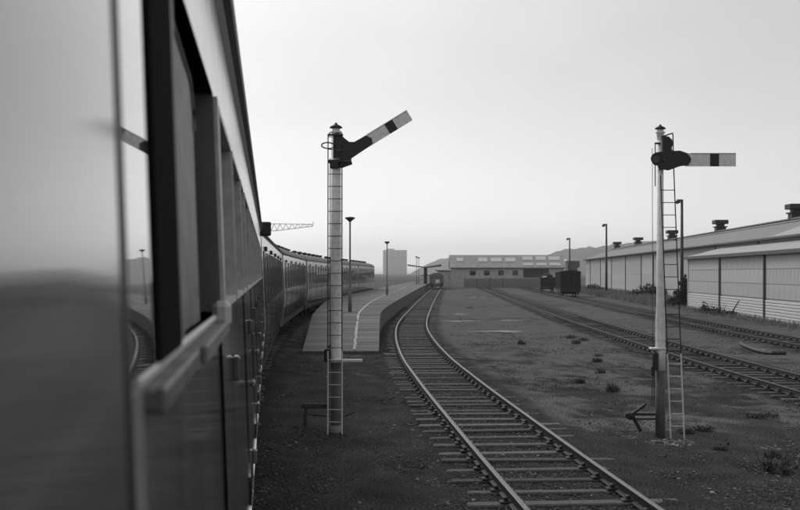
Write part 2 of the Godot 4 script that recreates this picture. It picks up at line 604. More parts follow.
# ------------------------------------------------------------------ platform
func platform() -> void:
	var t := thing("platform", "island platform with boarded ramp and painted white line beside the train", "platform")
	var ds := []
	var d := 39.7
	while d < 250:
		ds.append(d)
		d += 1.0 if d < 90 else 4.0
	# solid body, its top just under the boards
	var body := start()
	var face := start()
	for k in ds.size() - 1:
		var a: float = ds[k]
		var b: float = ds[k + 1]
		var ya := platform_top(a) - 0.045 if a < 76 else platform_top(a)
		var yb := platform_top(b) - 0.045 if a < 76 else platform_top(b)
		quad(body, P(platform_left.at(a), ya, a), P(platform_right.at(a), ya, a), P(platform_right.at(b), yb, b), P(platform_left.at(b), yb, b))
		quad(face, P(platform_right.at(a) - 0.03, -0.3, a), P(platform_right.at(b) - 0.03, -0.3, b), P(platform_right.at(b) - 0.03, yb, b), P(platform_right.at(a) - 0.03, ya, a))
		quad(face, P(platform_left.at(b) + 0.03, -0.3, b), P(platform_left.at(a) + 0.03, -0.3, a), P(platform_left.at(a) + 0.03, ya, a), P(platform_left.at(b) + 0.03, yb, b))
	quad(face, P(platform_left.at(39.7), -0.3, 39.7), P(platform_right.at(39.7), -0.3, 39.7), P(platform_right.at(39.7), platform_top(39.7) - 0.045, 39.7), P(platform_left.at(39.7), platform_top(39.7) - 0.045, 39.7))
	build("platform_surface", body, mats.platform_asphalt, t)
	build("retaining_wall", face, mats.platform_face, t)
	var woods := [mats.plank_a, mats.plank_b, mats.plank_c, mats.plank_a]
	d = 39.75
	while d < 76.0:
		var e := d + 0.40 + 0.04 * rng.randf()
		var split := 0.68
		for half in 2:
			var f0 := 0.0 if half == 0 else split + 0.004
			var f1 := split - 0.004 if half == 0 else 1.0
			var st := start()
			var la := platform_left.at(d)
			var ra := platform_right.at(d)
			var lb := platform_left.at(e)
			var rb := platform_right.at(e)
			var lift := rng.randf_range(-0.006, 0.006)
			var p := [P(lerpf(la, ra, f0), platform_top(d) + lift, d), P(lerpf(la, ra, f1), platform_top(d) + lift, d), P(lerpf(lb, rb, f1), platform_top(e) + lift, e), P(lerpf(lb, rb, f0), platform_top(e) + lift, e)]
			var down := Vector3(0, -0.044, 0)
			quad(st, p[0], p[1], p[2], p[3])
			for k in 4:
				var n := (k + 1) % 4
				quad(st, p[k] + down, p[n] + down, p[n], p[k])
			build("plank", st, woods[rng.randi() % 4], t)
		d = e + 0.045
	# white line
	var ln := start()
	var q := []
	d = 40.2
	while d < 150:
		var f := 0.68 if d < 60 else lerpf(0.68, 0.6, clampf((d - 60) / 80.0, 0, 1))
		var x := lerpf(platform_left.at(d), platform_right.at(d), f)
		q.append([P(x - rng.randf_range(0.03, 0.08), platform_top(d) + 0.012, d), P(x + rng.randf_range(0.02, 0.07), platform_top(d) + 0.012, d)])
		d += 0.35
	for k in q.size() - 1:
		if rng.randf() < 0.06:
			continue
		quad(ln, q[k][0], q[k][1], q[k + 1][1], q[k + 1][0])
	build("painted_line", ln, mats.paint_line, t)

# ------------------------------------------------------------------ far things
func hill(called: String, pts: Array, d: float, depth: float) -> void:
	var n := FastNoiseLite.new()
	n.seed = 21
	n.frequency = 0.02
	n.fractal_octaves = 5
	var ridge := Spline.new(pts)
	var x0: float = pts[0][0]
	var x1: float = pts[-1][0]
	var st := start()
	st.set_smooth_group(1)
	var rows := 14
	var cols := 160
	var g := []
	for j in rows + 1:
		var row := []
		for i in cols + 1:
			var x := lerpf(x0, x1, i / float(cols))
			var f := j / float(rows)
			var h := maxf(0.0, ridge.at(x)) * sin(f * PI) * (1.0 + 0.06 * n.get_noise_2d(x * 3.0, f * 400.0))
			h += 2.5 * n.get_noise_2d(x * 6.0, f * 900.0 + 50.0) * sin(f * PI)
			row.append(P(x, h - 1.0, d - depth / 2.0 + depth * f))
		g.append(row)
	for j in rows:
		for i in cols:
			quad(st, g[j][i], g[j][i + 1], g[j + 1][i + 1], g[j + 1][i])
	var o := build(called, st, mats.hill_cover)
	o.set_meta("kind", "structure")

func hills() -> void:
	hill("hill", [[150, 0], [170, 10], [196, 25], [212, 33], [230, 36], [256, 38], [275, 40], [296, 43], [340, 47], [400, 52], [520, 60], [700, 58], [950, 40], [1200, 0]], 1500, 500)
	hill("hill_range", [[20, 0], [50, 18], [90, 34], [140, 38], [220, 36], [330, 42], [480, 40], [700, 30], [900, 0]], 2400, 600)

func far_town() -> void:
	# office block and store across the harbour, haze put into their pale colour
	for b in [[-10.3, 2300.0, 49.0, 50.0, 40.0, "flat roofed pale block far beyond the second platform lamp"]]:
		var t := thing("distant_block", b[5], "building", P(b[0], 0, b[1]))
		var st := start()
		box(st, Vector3(0, b[3] / 2.0, 0), Vector3(b[2], b[3], b[4]), 0.1)
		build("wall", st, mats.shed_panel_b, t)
		st = start()
		box(st, Vector3(-b[2] * 0.2, b[3] + 1.5, 0), Vector3(b[2] * 0.35, 3.0, 8.0), 0.05)
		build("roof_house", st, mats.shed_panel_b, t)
		var w := start()
		box(w, Vector3.ZERO, Vector3(2.6, 2.4, 0.2), 0.03)
		var wm := finish(w)
		for r in 3:
			for c in 4:
				var o := put("window", wm, mats.pane_glass, t)
				o.position = Vector3((c - 1.5) * b[2] * 0.23, b[3] - 4.0 - r * 6.5, b[4] / 2.0 + 0.04)
	# dockside crane far away: a slender lattice, its pale colour standing in for haze
	var c := thing("dock_crane", "pale dockside crane with a long level lattice jib above the train roofs", "crane", P(-186.0, 0, 1500))
	var tw := start()
	for sx in [-1.0, 1.0]:
		for sz in [-1.0, 1.0]:
			rod(tw, Vector3(sx * 9, 0, sz * 9), Vector3(sx * 3, 58, sz * 3), 0.5)
	for k in 6:
		var w0 := lerpf(9, 3, k / 6.0)
		rod(tw, Vector3(-w0, 9.7 * k, w0), Vector3(w0, 9.7 * k + 9.0, w0), 0.25)
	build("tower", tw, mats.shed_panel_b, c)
	var jb := start()
	for z in [-1.6, 1.6]:
		rod(jb, Vector3(-12, 69.5, z), Vector3(68, 68.5, z), 0.5)
		rod(jb, Vector3(-12, 58.5, z), Vector3(20, 60, z), 0.5)
		rod(jb, Vector3(20, 60, z), Vector3(68, 66.0, z), 0.5)
		for k in 10:
			var x := -12.0 + 8.0 * k
			var yl := 58.5 + 0.047 * (x + 12) if x < 20 else lerpf(60.0, 66.0, (x - 20) / 48.0)
			var xn := x + 8.0
			var yn := 58.5 + 0.047 * (xn + 12) if xn < 20 else lerpf(60.0, 66.0, (xn - 20) / 48.0)
			rod(jb, Vector3(x, yl, z), Vector3(x + 4.0, 69.2, z), 0.32)
			rod(jb, Vector3(x + 4.0, 69.2, z), Vector3(xn, yn, z), 0.32)
	rod(jb, Vector3(68, 65.5, 0), Vector3(69, 72.0, 0), 0.5)
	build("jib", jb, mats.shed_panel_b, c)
	var cab := start()
	box(cab, Vector3(-10, 54, 0), Vector3(16, 8, 9), 0.5)
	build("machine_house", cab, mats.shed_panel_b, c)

func goods_shed() -> void:
	var t := thing("goods_shed", "long pale goods shed with roof ventilators and panelled wall beside the siding", "warehouse")
	var E := 5.37
	var R := 7.12
	var d0 := 40.0
	var d1 := 200.0
	var wall := func(d: float, y: float, back: float) -> Vector3: return P(wall_x(d, back), y, d)
	# core walls
	var st := start()
	quad(st, wall.call(d0, -0.1, 3.06), wall.call(d0, E, 3.06), wall.call(d1, E, 3.06), wall.call(d1, -0.1, 3.06))
	quad(st, wall.call(d1, -0.1, 3.06), wall.call(d1, E, 3.06), wall.call(d1, E, 13.0), wall.call(d1, -0.1, 13.0))
	tri(st, wall.call(d1, E, 3.06), wall.call(d1, R, 8.0), wall.call(d1, E, 13.0))
	quad(st, wall.call(d0, -0.1, 13.0), wall.call(d0, E, 13.0), wall.call(d0, E, 3.06), wall.call(d0, -0.1, 3.06))
	tri(st, wall.call(d0, E, 13.0), wall.call(d0, R, 8.0), wall.call(d0, E, 3.06))
	quad(st, wall.call(d1, -0.1, 13.0), wall.call(d1, E, 13.0), wall.call(d0, E, 13.0), wall.call(d0, -0.1, 13.0))
	build("wall", st, mats.shed_panel, t)
	# panels in bays with pilasters on the track side
	var joints := [200.0, 192.0, 177.0, 163.0, 148.5, 134.8, 125.8, 108.5, 94.0, 80.0, 66.0, 52.0, 40.0]
	for k in joints.size() - 1:
		var a: float = joints[k + 1] + 0.14
		var b: float = joints[k] - 0.14
		for r in 2:
			var y0 := 0.0 if r == 0 else 2.62
			var y1 := 2.59 if r == 0 else E - 0.25
			var s := start()
			var q := [wall.call(a, y0, 3.0), wall.call(b, y0, 3.0), wall.call(b, y1, 3.0), wall.call(a, y1, 3.0)]
			var n := Vector3(0.05, 0, 0)
			quad(s, q[0], q[3], q[2], q[1])
			for j in 4:
				var m := (j + 1) % 4
				quad(s, q[j], q[m], q[m] + n, q[j] + n)
			build("wall_panel", s, mats.shed_panel if (k + r) % 3 else mats.shed_panel_b, t)
		var p := start()
		box(p, wall.call(joints[k + 1], E / 2.0 - 0.15, 2.97), Vector3(0.12, E - 0.3, 0.14), 0.02)
		build("pilaster", p, mats.shed_trim, t)
	# roof
	for s in [[2.55, 8.0, E - 0.16, R], [13.45, 8.0, E - 0.16, R]]:
		var g := start()
		var a: Vector3 = wall.call(d0 - 0.4, s[2], s[0])
		var b: Vector3 = wall.call(d1 + 0.4, s[2], s[0])
		var c: Vector3 = wall.call(d1 + 0.4, s[3], s[1])
		var e: Vector3 = wall.call(d0 - 0.4, s[3], s[1])
		if s[0] < 8:
			quad(g, a, e, c, b)
		else:
			quad(g, a, b, c, e)
		build("roof_slope", g, mats.shed_roof, t)
	var gt := start()
	var gb := Basis(Vector3.UP, -atan(0.063))
	box(gt, wall.call(120, E - 0.2, 2.5), Vector3(0.14, 0.16, 161.4), 0.03, gb)
	build("gutter", gt, mats.shed_trim, t)
	var rc := start()
	box(rc, wall.call(120, R - 0.02, 8.0), Vector3(0.9, 0.12, 161.4), 0.03, gb)
	build("ridge_cap", rc, mats.shed_roof, t)
	var up := start()
	box(up, wall.call(120, R - 0.42, 6.75), Vector3(0.1, 0.1, 161.0), 0.02, gb)
	build("roof_batten", up, mats.shed_trim, t)
	# newer, paler sheeting low on the roof nearest the yard end
	var ns := start()
	quad(ns, wall.call(40, E - 0.1, 2.6), wall.call(40, E + 1.1, 6.0), wall.call(76, E + 1.1, 6.0), wall.call(76, E - 0.1, 2.6))
	build("roof_sheet", ns, mats.shed_roof_pale, t)
	# ventilators on the ridge
	for d in [88.0, 114.6, 142.0, 170.6, 195.0]:
		var v := start()
		var at: Vector3 = wall.call(d, R, 8.0)
		box(v, at + Vector3(0, 0.1, 0), Vector3(0.95, 0.7, 0.95), 0.03)
		box(v, at + Vector3(0, 0.45, 0), Vector3(1.2, 0.12, 1.2), 0.03)
		box(v, at + Vector3(0, 0.62, 0), Vector3(0.7, 0.3, 0.7), 0.02)
		box(v, at + Vector3(0, 0.95, 0), Vector3(1.35, 0.42, 1.35), 0.05)
		build("roof_ventilator", v, mats.iron_dark, t)

	# lean-to annex standing forward of the shed
	var x := thing("lean_to_store", "low lean-to store with white weatherboards along its foot and dark fascia", "warehouse")
	var AE := 4.12
	var b1 := 90.5
	st = start()
	quad(st, wall.call(40.0, -0.1, 0.06), wall.call(40.0, AE, 0.06), wall.call(b1, AE, 0.06), wall.call(b1, -0.1, 0.06))
	quad(st, wall.call(b1, -0.1, 0.06), wall.call(b1, AE, 0.06), wall.call(b1, AE + 0.75, 2.9), wall.call(b1, -0.1, 2.9))
	quad(st, wall.call(40, -0.1, 2.9), wall.call(40, AE + 0.75, 2.9), wall.call(40, AE, 0.06), wall.call(40, -0.1, 0.06))
	build("wall", st, mats.shed_panel, x)
	st = start()
	quad(st, wall.call(39.7, AE - 0.02, -0.3), wall.call(39.7, AE + 0.8, 2.94), wall.call(b1 + 0.3, AE + 0.8, 2.94), wall.call(b1 + 0.3, AE - 0.02, -0.3))
	build("roof", st, mats.shed_roof_pale, x)
	st = start()
	box(st, wall.call((39.7 + b1 + 0.3) / 2.0, AE - 0.1, -0.32), Vector3(0.1, 0.24, b1 - 39.2), 0.02, gb)
	build("fascia", st, mats.shed_trim, x)
	var posts := [b1, 79.0, 67.0, 55.0, 43.0]
	for k in posts.size() - 1:
		var a: float = posts[k + 1] + 0.13
		var b: float = posts[k] - 0.13
		for r in 3:
			var y0: float = [1.3, 2.18, 3.08][r]
			var y1: float = [2.15, 3.05, AE - 0.05][r]
			var s := start()
			var q := [wall.call(a, y0, 0.0), wall.call(b, y0, 0.0), wall.call(b, y1, 0.0), wall.call(a, y1, 0.0)]
			var n := Vector3(0.05, 0, 0)
			quad(s, q[0], q[3], q[2], q[1])
			for j in 4:
				var m := (j + 1) % 4
				quad(s, q[j], q[m], q[m] + n, q[j] + n)
			build("wall_panel", s, mats.shed_panel if (k + r) % 2 else mats.shed_panel_b, x)
		for r in 7:
			var bd := start()
			var mid: Vector3 = wall.call((a + b) / 2.0, 0.08 + r * 0.175, -0.02)
			box(bd, mid, Vector3(0.05, 0.135, b - a), 0.012, gb * Basis(Vector3.BACK, 0.12))
			build("weatherboard", bd, mats.shed_board, x)
		var p := start()
		box(p, wall.call(posts[k + 1], AE / 2.0 - 0.05, -0.06), Vector3(0.14, AE - 0.12, 0.2), 0.02)
		build("post", p, mats.shed_trim, x)
	st = start()
	box(st, wall.call(b1 - 0.06, AE / 2.0 - 0.05, -0.04), Vector3(0.12, AE - 0.12, 0.12), 0.02)
	build("corner_board", st, mats.shed_board, x)

func far_station_building() -> void:
	var D := 215.0
	var t := thing("station_workshop", "grey workshop with a row of bright skylights in its roof across the yard", "building", P(20.75, 0, D))
	var w := 21.9
	var st := start()
	# solid either side of an open loading bay with a dock, a lintel and a back wall
	box(st, Vector3(-3.925, 1.87, -2.5), Vector3(14.05, 3.94, 5.0), 0.0)
	box(st, Vector3(9.525, 1.87, -2.5), Vector3(2.85, 3.94, 5.0), 0.0)
	box(st, Vector3(5.6, 0.9, -2.5), Vector3(5.0, 2.0, 5.0), 0.0)
	box(st, Vector3(5.6, 3.72, -2.5), Vector3(5.0, 0.24, 5.0), 0.0)
	box(st, Vector3(5.6, 2.75, -4.8), Vector3(5.0, 1.7, 0.4), 0.0)
	build("wall", st, mats.far_wall, t)
	st = start()
	quad(st, Vector3(-w / 2 - 0.2, 3.8, 0.25), Vector3(w / 2 + 0.2, 3.8, 0.25), Vector3(w / 2 + 0.2, 6.35, -2.5), Vector3(-w / 2 - 0.2, 6.35, -2.5))
	quad(st, Vector3(w / 2 + 0.2, 3.8, -5.2), Vector3(-w / 2 - 0.2, 3.8, -5.2), Vector3(-w / 2 - 0.2, 6.35, -2.5), Vector3(w / 2 + 0.2, 6.35, -2.5))
	tri(st, Vector3(w / 2, 3.8, 0.2), Vector3(w / 2, 3.8, -5.2), Vector3(w / 2, 6.3, -2.5))
	tri(st, Vector3(-w / 2, 3.8, -5.2), Vector3(-w / 2, 3.8, 0.2), Vector3(-w / 2, 6.3, -2.5))
	build("roof", st, mats.far_roof, t)
	st = start()
	box(st, Vector3(0, 3.78, 0.3), Vector3(w + 0.5, 0.18, 0.14), 0.02)
	build("gutter", st, mats.far_dark, t)
	# skylights: [x, y low, y high, width]
	var tilt := atan2(2.75, 2.55)
	for s in [[-9.1, 5.05, 5.75, 1.25], [-4.65, 5.0, 5.75, 1.8], [-2.0, 5.0, 5.75, 2.1], [0.75, 5.0, 5.75, 2.0], [4.1, 5.3, 6.0, 2.0], [6.7, 5.3, 6.0, 2.0], [9.3, 5.3, 6.0, 2.2], [4.1, 4.25, 4.75, 2.0], [6.7, 4.25, 4.75, 2.0], [9.3, 4.25, 4.75, 2.2]]:
		var m := start()
		var ym: float = (s[1] + s[2]) / 2.0
		var z := 0.25 - (ym - 3.8) * 2.75 / 2.55
		var L: float = (s[2] - s[1]) / cos(tilt)
		box(m, Vector3(s[0], ym, z) + Vector3(0, cos(atan2(2.55, 2.75)), sin(atan2(2.55, 2.75))) * 0.06, Vector3(s[3], L, 0.08), 0.02, Basis(Vector3.RIGHT, -tilt))
		build("skylight", m, mats.skylight_glass, t)
	for k in 4:
		var m := start()
		box(m, Vector3(-6.7 + k * 2.75, 2.85, 0.0), Vector3(1.1, 0.95, 0.1), 0.02)
		build("window", m, mats.pane_glass, t)
	# paling fence before it
	var f := thing("paling_fence", "close paling fence along the front of the workshop", "fence", P(19.6, 0, D - 5.0))
	var pal := start()
	var x := -7.4
	while x < 9.6:
		box(pal, Vector3(x, 0.9 + rng.randf_range(-0.02, 0.02), 0), Vector3(0.2, 1.75, 0.03), 0.0)
		x += 0.245
	var po := build("palings", pal, mats.plank_b, f)
	po.set_meta("kind", "stuff")
	for k in 8:
		var m := start()
		box(m, Vector3(-7.4 + k * 2.4, 0.9, -0.1), Vector3(0.14, 1.95, 0.14), 0.01)
		build("fence_post", m, mats.far_dark, f)
	# low outbuilding with a pale roof at the shed end
	var o := thing("outbuilding", "small dark outbuilding with a pale flat roof behind the wagon", "building", P(34.6, 0, D + 8))
	st = start()
	box(st, Vector3(0, 2.6, 0), Vector3(2.4, 5.2, 3.0), 0.03)
	build("wall", st, mats.far_dark, o)
	st = start()
	box(st, Vector3(0, 5.4, 0), Vector3(2.9, 0.4, 3.4), 0.03)
	build("roof", st, mats.shed_board, o)
	st = start()
	box(st, Vector3(1.0, 3.4, 1.52), Vector3(0.5, 1.0, 0.06), 0.01)
	build("window", st, mats.skylight_glass, o)
	# low brick offices left of the workshop
	var q := thing("station_offices", "low grey station offices behind the far rail vehicle", "building", P(10.2, 0, D + 2))
	st = start()
	box(st, Vector3(0, 1.6, 0), Vector3(5.6, 3.2, 3.0), 0.03)
	build("wall", st, mats.far_wall, q)
	st = start()
	box(st, Vector3(-0.2, 3.28, 0), Vector3(6.2, 0.2, 3.6), 0.03)
	build("roof", st, mats.far_dark, q)

# ------------------------------------------------------------------ train
# the right-hand side of a coach in its own axes: x outward from the side at eye height, y up from the ground, forward is -z
func side_x(y: float) -> float:
	if y < 1.35:
		return lerpf(-0.055, 0.0, (y - 0.97) / 0.38)
	if y < 1.79:
		return lerpf(0.0, 0.037, (y - 1.35) / 0.44)
	return 0.037 - 0.0359 * (y - 1.79)

func side_sect(y0: float, y1: float) -> Array:
	var out := []
	for y in [y0, 1.05, 1.2, 1.35, 1.5, 1.65, 1.79, 2.1, 2.4, 2.7, 3.0, 3.3, y1]:
		if y >= y0 - 1e-6 and y <= y1 + 1e-6:
			out.append(Vector2(side_x(y), y))
	return out

func mirrored(sect: Array) -> Array:
	var out := []
	for p in sect:
		out.append(Vector2(-2.8 - p.x, p.y))
	out.reverse()
	return out

const SILL := 2.73
var sill := SILL   # lower edge of the windows of the coach being built
const HEAD := 3.24
const CANT := 3.52

func coach_shell(t: Node3D, z0: float, z1: float) -> void:
	var st := start()
	sweep(st, side_sect(0.97, sill), z0, z1, true)
	build("lower_side", st, mats.coach_body, t)
	st = start()
	sweep(st, side_sect(HEAD, CANT), z0, z1)
	build("cantrail", st, mats.coach_cream, t)
	st = start()
	sweep(st, mirrored(side_sect(0.97, CANT)), z0, z1)
	build("far_side", st, mats.coach_body, t)
	# gutter: underside, edge and top
	st = start()
	sweep(st, [Vector2(-0.03, CANT), Vector2(-0.006, CANT + 0.018)], z0, z1)
	build("gutter_bracket", st, mats.coach_frame, t)
	st = start()
	sweep(st, [Vector2(-0.006, CANT + 0.018), Vector2(0.014, CANT + 0.03), Vector2(0.016, CANT + 0.07), Vector2(-0.02, CANT + 0.08)], z0, z1)
	build("gutter", st, mats.iron_grey, t)
	st = start()
	var arc := [Vector2(-0.02, CANT + 0.08), Vector2(-0.09, CANT + 0.17), Vector2(-0.2, CANT + 0.27), Vector2(-0.4, CANT + 0.37), Vector2(-0.75, CANT + 0.46), Vector2(-1.1, CANT + 0.5), Vector2(-1.4, CANT + 0.51)]
	var full := arc.duplicate()
	for k in range(arc.size() - 2, -1, -1):
		full.append(Vector2(-2.8 - arc[k].x, arc[k].y))
	sweep(st, full, z0, z1, true)
	build("roof", st, mats.coach_roof, t)
	# ends
	var outline := []
	for p in side_sect(0.97, CANT):
		outline.append(p)
	for p in full:
		outline.append(p)
	for p in mirrored(side_sect(0.97, CANT)):
		outline.append(p)
	for z in [z0 - 0.01, z1 + 0.01]:
		st = start()
		var clean := []
		for p in outline:
			if clean.is_empty() or (p - clean[-1]).length() > 0.004:
				clean.append(p)
		plate(st, clean, z, 0.02)
		build("end_panel", st, mats.coach_body, t)
	# floor, solebar and lining
	st = start()
	box(st, Vector3(-1.4, 0.99, (z0 + z1) / 2.0), Vector3(2.6, 0.1, z0 - z1 - 0.1), 0.0)
	build("floor", st, mats.coach_lining, t)
	st = start()
	for s in [-0.2, -2.6]:
		box(st, Vector3(s, 0.82, (z0 + z1) / 2.0), Vector3(0.1, 0.28, z0 - z1 - 0.2), 0.01)
	build("solebar", st, mats.iron_dark, t)
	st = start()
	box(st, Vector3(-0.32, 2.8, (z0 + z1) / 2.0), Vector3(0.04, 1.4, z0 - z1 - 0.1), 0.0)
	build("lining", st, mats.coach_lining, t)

func bogie(t: Node3D, z: float) -> void:
	var st := start()
	for s in [-0.42, -2.38]:
		box(st, Vector3(s, 0.62, z), Vector3(0.12, 0.2, 3.2), 0.03)
		for k in [-1.2, 1.2]:
			box(st, Vector3(s, 0.55, z + k), Vector3(0.16, 0.3, 0.34), 0.03)
	var b := build("bogie", st, mats.iron_dark, t)
	for k in [-1.2, 1.2]:
		for s in [-0.62, -2.13]:
			var w := start()
			tube(w, [Vector3(s - 0.06, 0.6, z + k), Vector3(s + 0.06, 0.6, z + k)], [0.44, 0.44], 18)
			build("wheel", w, mats.iron_dark, b)

# a pane set back in the side between z0 (rear) and z1 (front)
func window_bay(t: Node3D, z0: float, z1: float, y0: float, y1: float, fancy := true) -> void:
	var st := start()
	var r := -0.022
	quad(st, Vector3(side_x(y0) + r, y0, z0), Vector3(side_x(y0) + r, y0, z1), Vector3(side_x(y1) + r, y1, z1), Vector3(side_x(y1) + r, y1, z0))
	var p := build("window", st, mats.pane_glass, t)
	if not fancy:
		return
	var f := start()
	var s := 0.018
	for q in [[z0, z0 - s, y0, y1], [z1 + s, z1, y0, y1]]:
		strip(f, q[0], q[1], q[2], q[3], 0.006)
	strip(f, z0 - s, z1 + s, y0, y0 + s, 0.006)
	strip(f, z0 - s, z1 + s, y1 - s, y1, 0.006)
	build("window_frame", f, mats.coach_frame, p)

# a patch of the side standing proud by "out", with edges back to the pane
func strip(st: SurfaceTool, z0: float, z1: float, y0: float, y1: float, out: float, back := 0.05) -> void:
	var a := Vector3(side_x(y0) + out, y0, z0)
	var b := Vector3(side_x(y0) + out, y0, z1)
	var c := Vector3(side_x(y1) + out, y1, z1)
	var e := Vector3(side_x(y1) + out, y1, z0)
	var n := Vector3(-back, 0, 0)
	quad(st, a, b, c, e)
	quad(st, a + n, a, e, e + n)
	quad(st, b, b + n, c + n, c)
	quad(st, e, c, c + n, e + n)
	quad(st, a + n, b + n, b, a)

func door_bits(t: Node3D, z0: float, z1: float, hood := true, with_handle := true) -> void:
	# leaf standing a few millimetres proud, shut lines, hinges, handle and commode rail of a slam door
	var leaf := []
	for p in side_sect(1.05, sill - 0.01):
		leaf.append(p + Vector2(0.005, 0))
	var st := start()
	sweep(st, leaf, z0 - 0.02, z1 + 0.02, true)
	var d := build("door", st, mats.coach_body, t)
	for z in [z0, z1 + 0.02]:
		st = start()
		var edge := []
		for p in side_sect(1.05, sill - 0.01):
			edge.append(p + Vector2(0.009, 0))
		sweep(st, edge, z, z - 0.02)
		build("shut_line", st, mats.rubber_black, d)
	for y in [1.3, 1.9, sill - 0.18]:
		var h := start()
		box(h, Vector3(side_x(y) + 0.014, y, z1 + 0.02), Vector3(0.022, 0.07, 0.05), 0.006)
		build("hinge", h, mats.coach_body, d)
	if not with_handle:
		return
	var hd := start()
	box(hd, Vector3(side_x(sill - 0.4) + 0.03, sill - 0.4, z0 - 0.08), Vector3(0.018, 0.025, 0.12), 0.006)
	box(hd, Vector3(side_x(sill - 0.4) + 0.016, sill - 0.4, z0 - 0.05), Vector3(0.03, 0.025, 0.03), 0.005)
	build("handle", hd, mats.jamb_grey, d)
	if not hood:
		return
	var v := start()
	box(v, Vector3(side_x(HEAD) + 0.02, HEAD + 0.06, (z0 + z1) / 2.0), Vector3(0.05, 0.09, z0 - z1 - 0.2), 0.01)
	build("ventilator_hood", v, mats.iron_dark, d)

func pillar(t: Node3D, z0: float, z1: float, y0 := 0.0, y1 := HEAD, m: Material = null) -> void:
	var st := start()
	strip(st, z0, z1, y0 if y0 > 0.0 else sill, y1, 0.0)
	build("pillar", st, m if m else mats.coach_body, t)

# regular bays of window, door, window from z (rear) to stop (front)
func bays(t: Node3D, z: float, stop: float, fancy: bool) -> void:
	var k := 0
	while z - 2.0 > stop + 0.1:
		pillar(t, z, z - 0.14)
		window_bay(t, z - 0.14, z - 1.16, sill, HEAD, fancy)
		pillar(t, z - 1.16, z - 1.28)
		window_bay(t, z - 1.28, z - 1.86, sill, HEAD, fancy)
		pillar(t, z - 1.86, z - 2.0)
		if k % 2 == 0 or fancy:
			door_bits(t, z - 1.2, z - 1.93, not fancy)
		z -= 2.0
		k += 1
	pillar(t, z, stop)

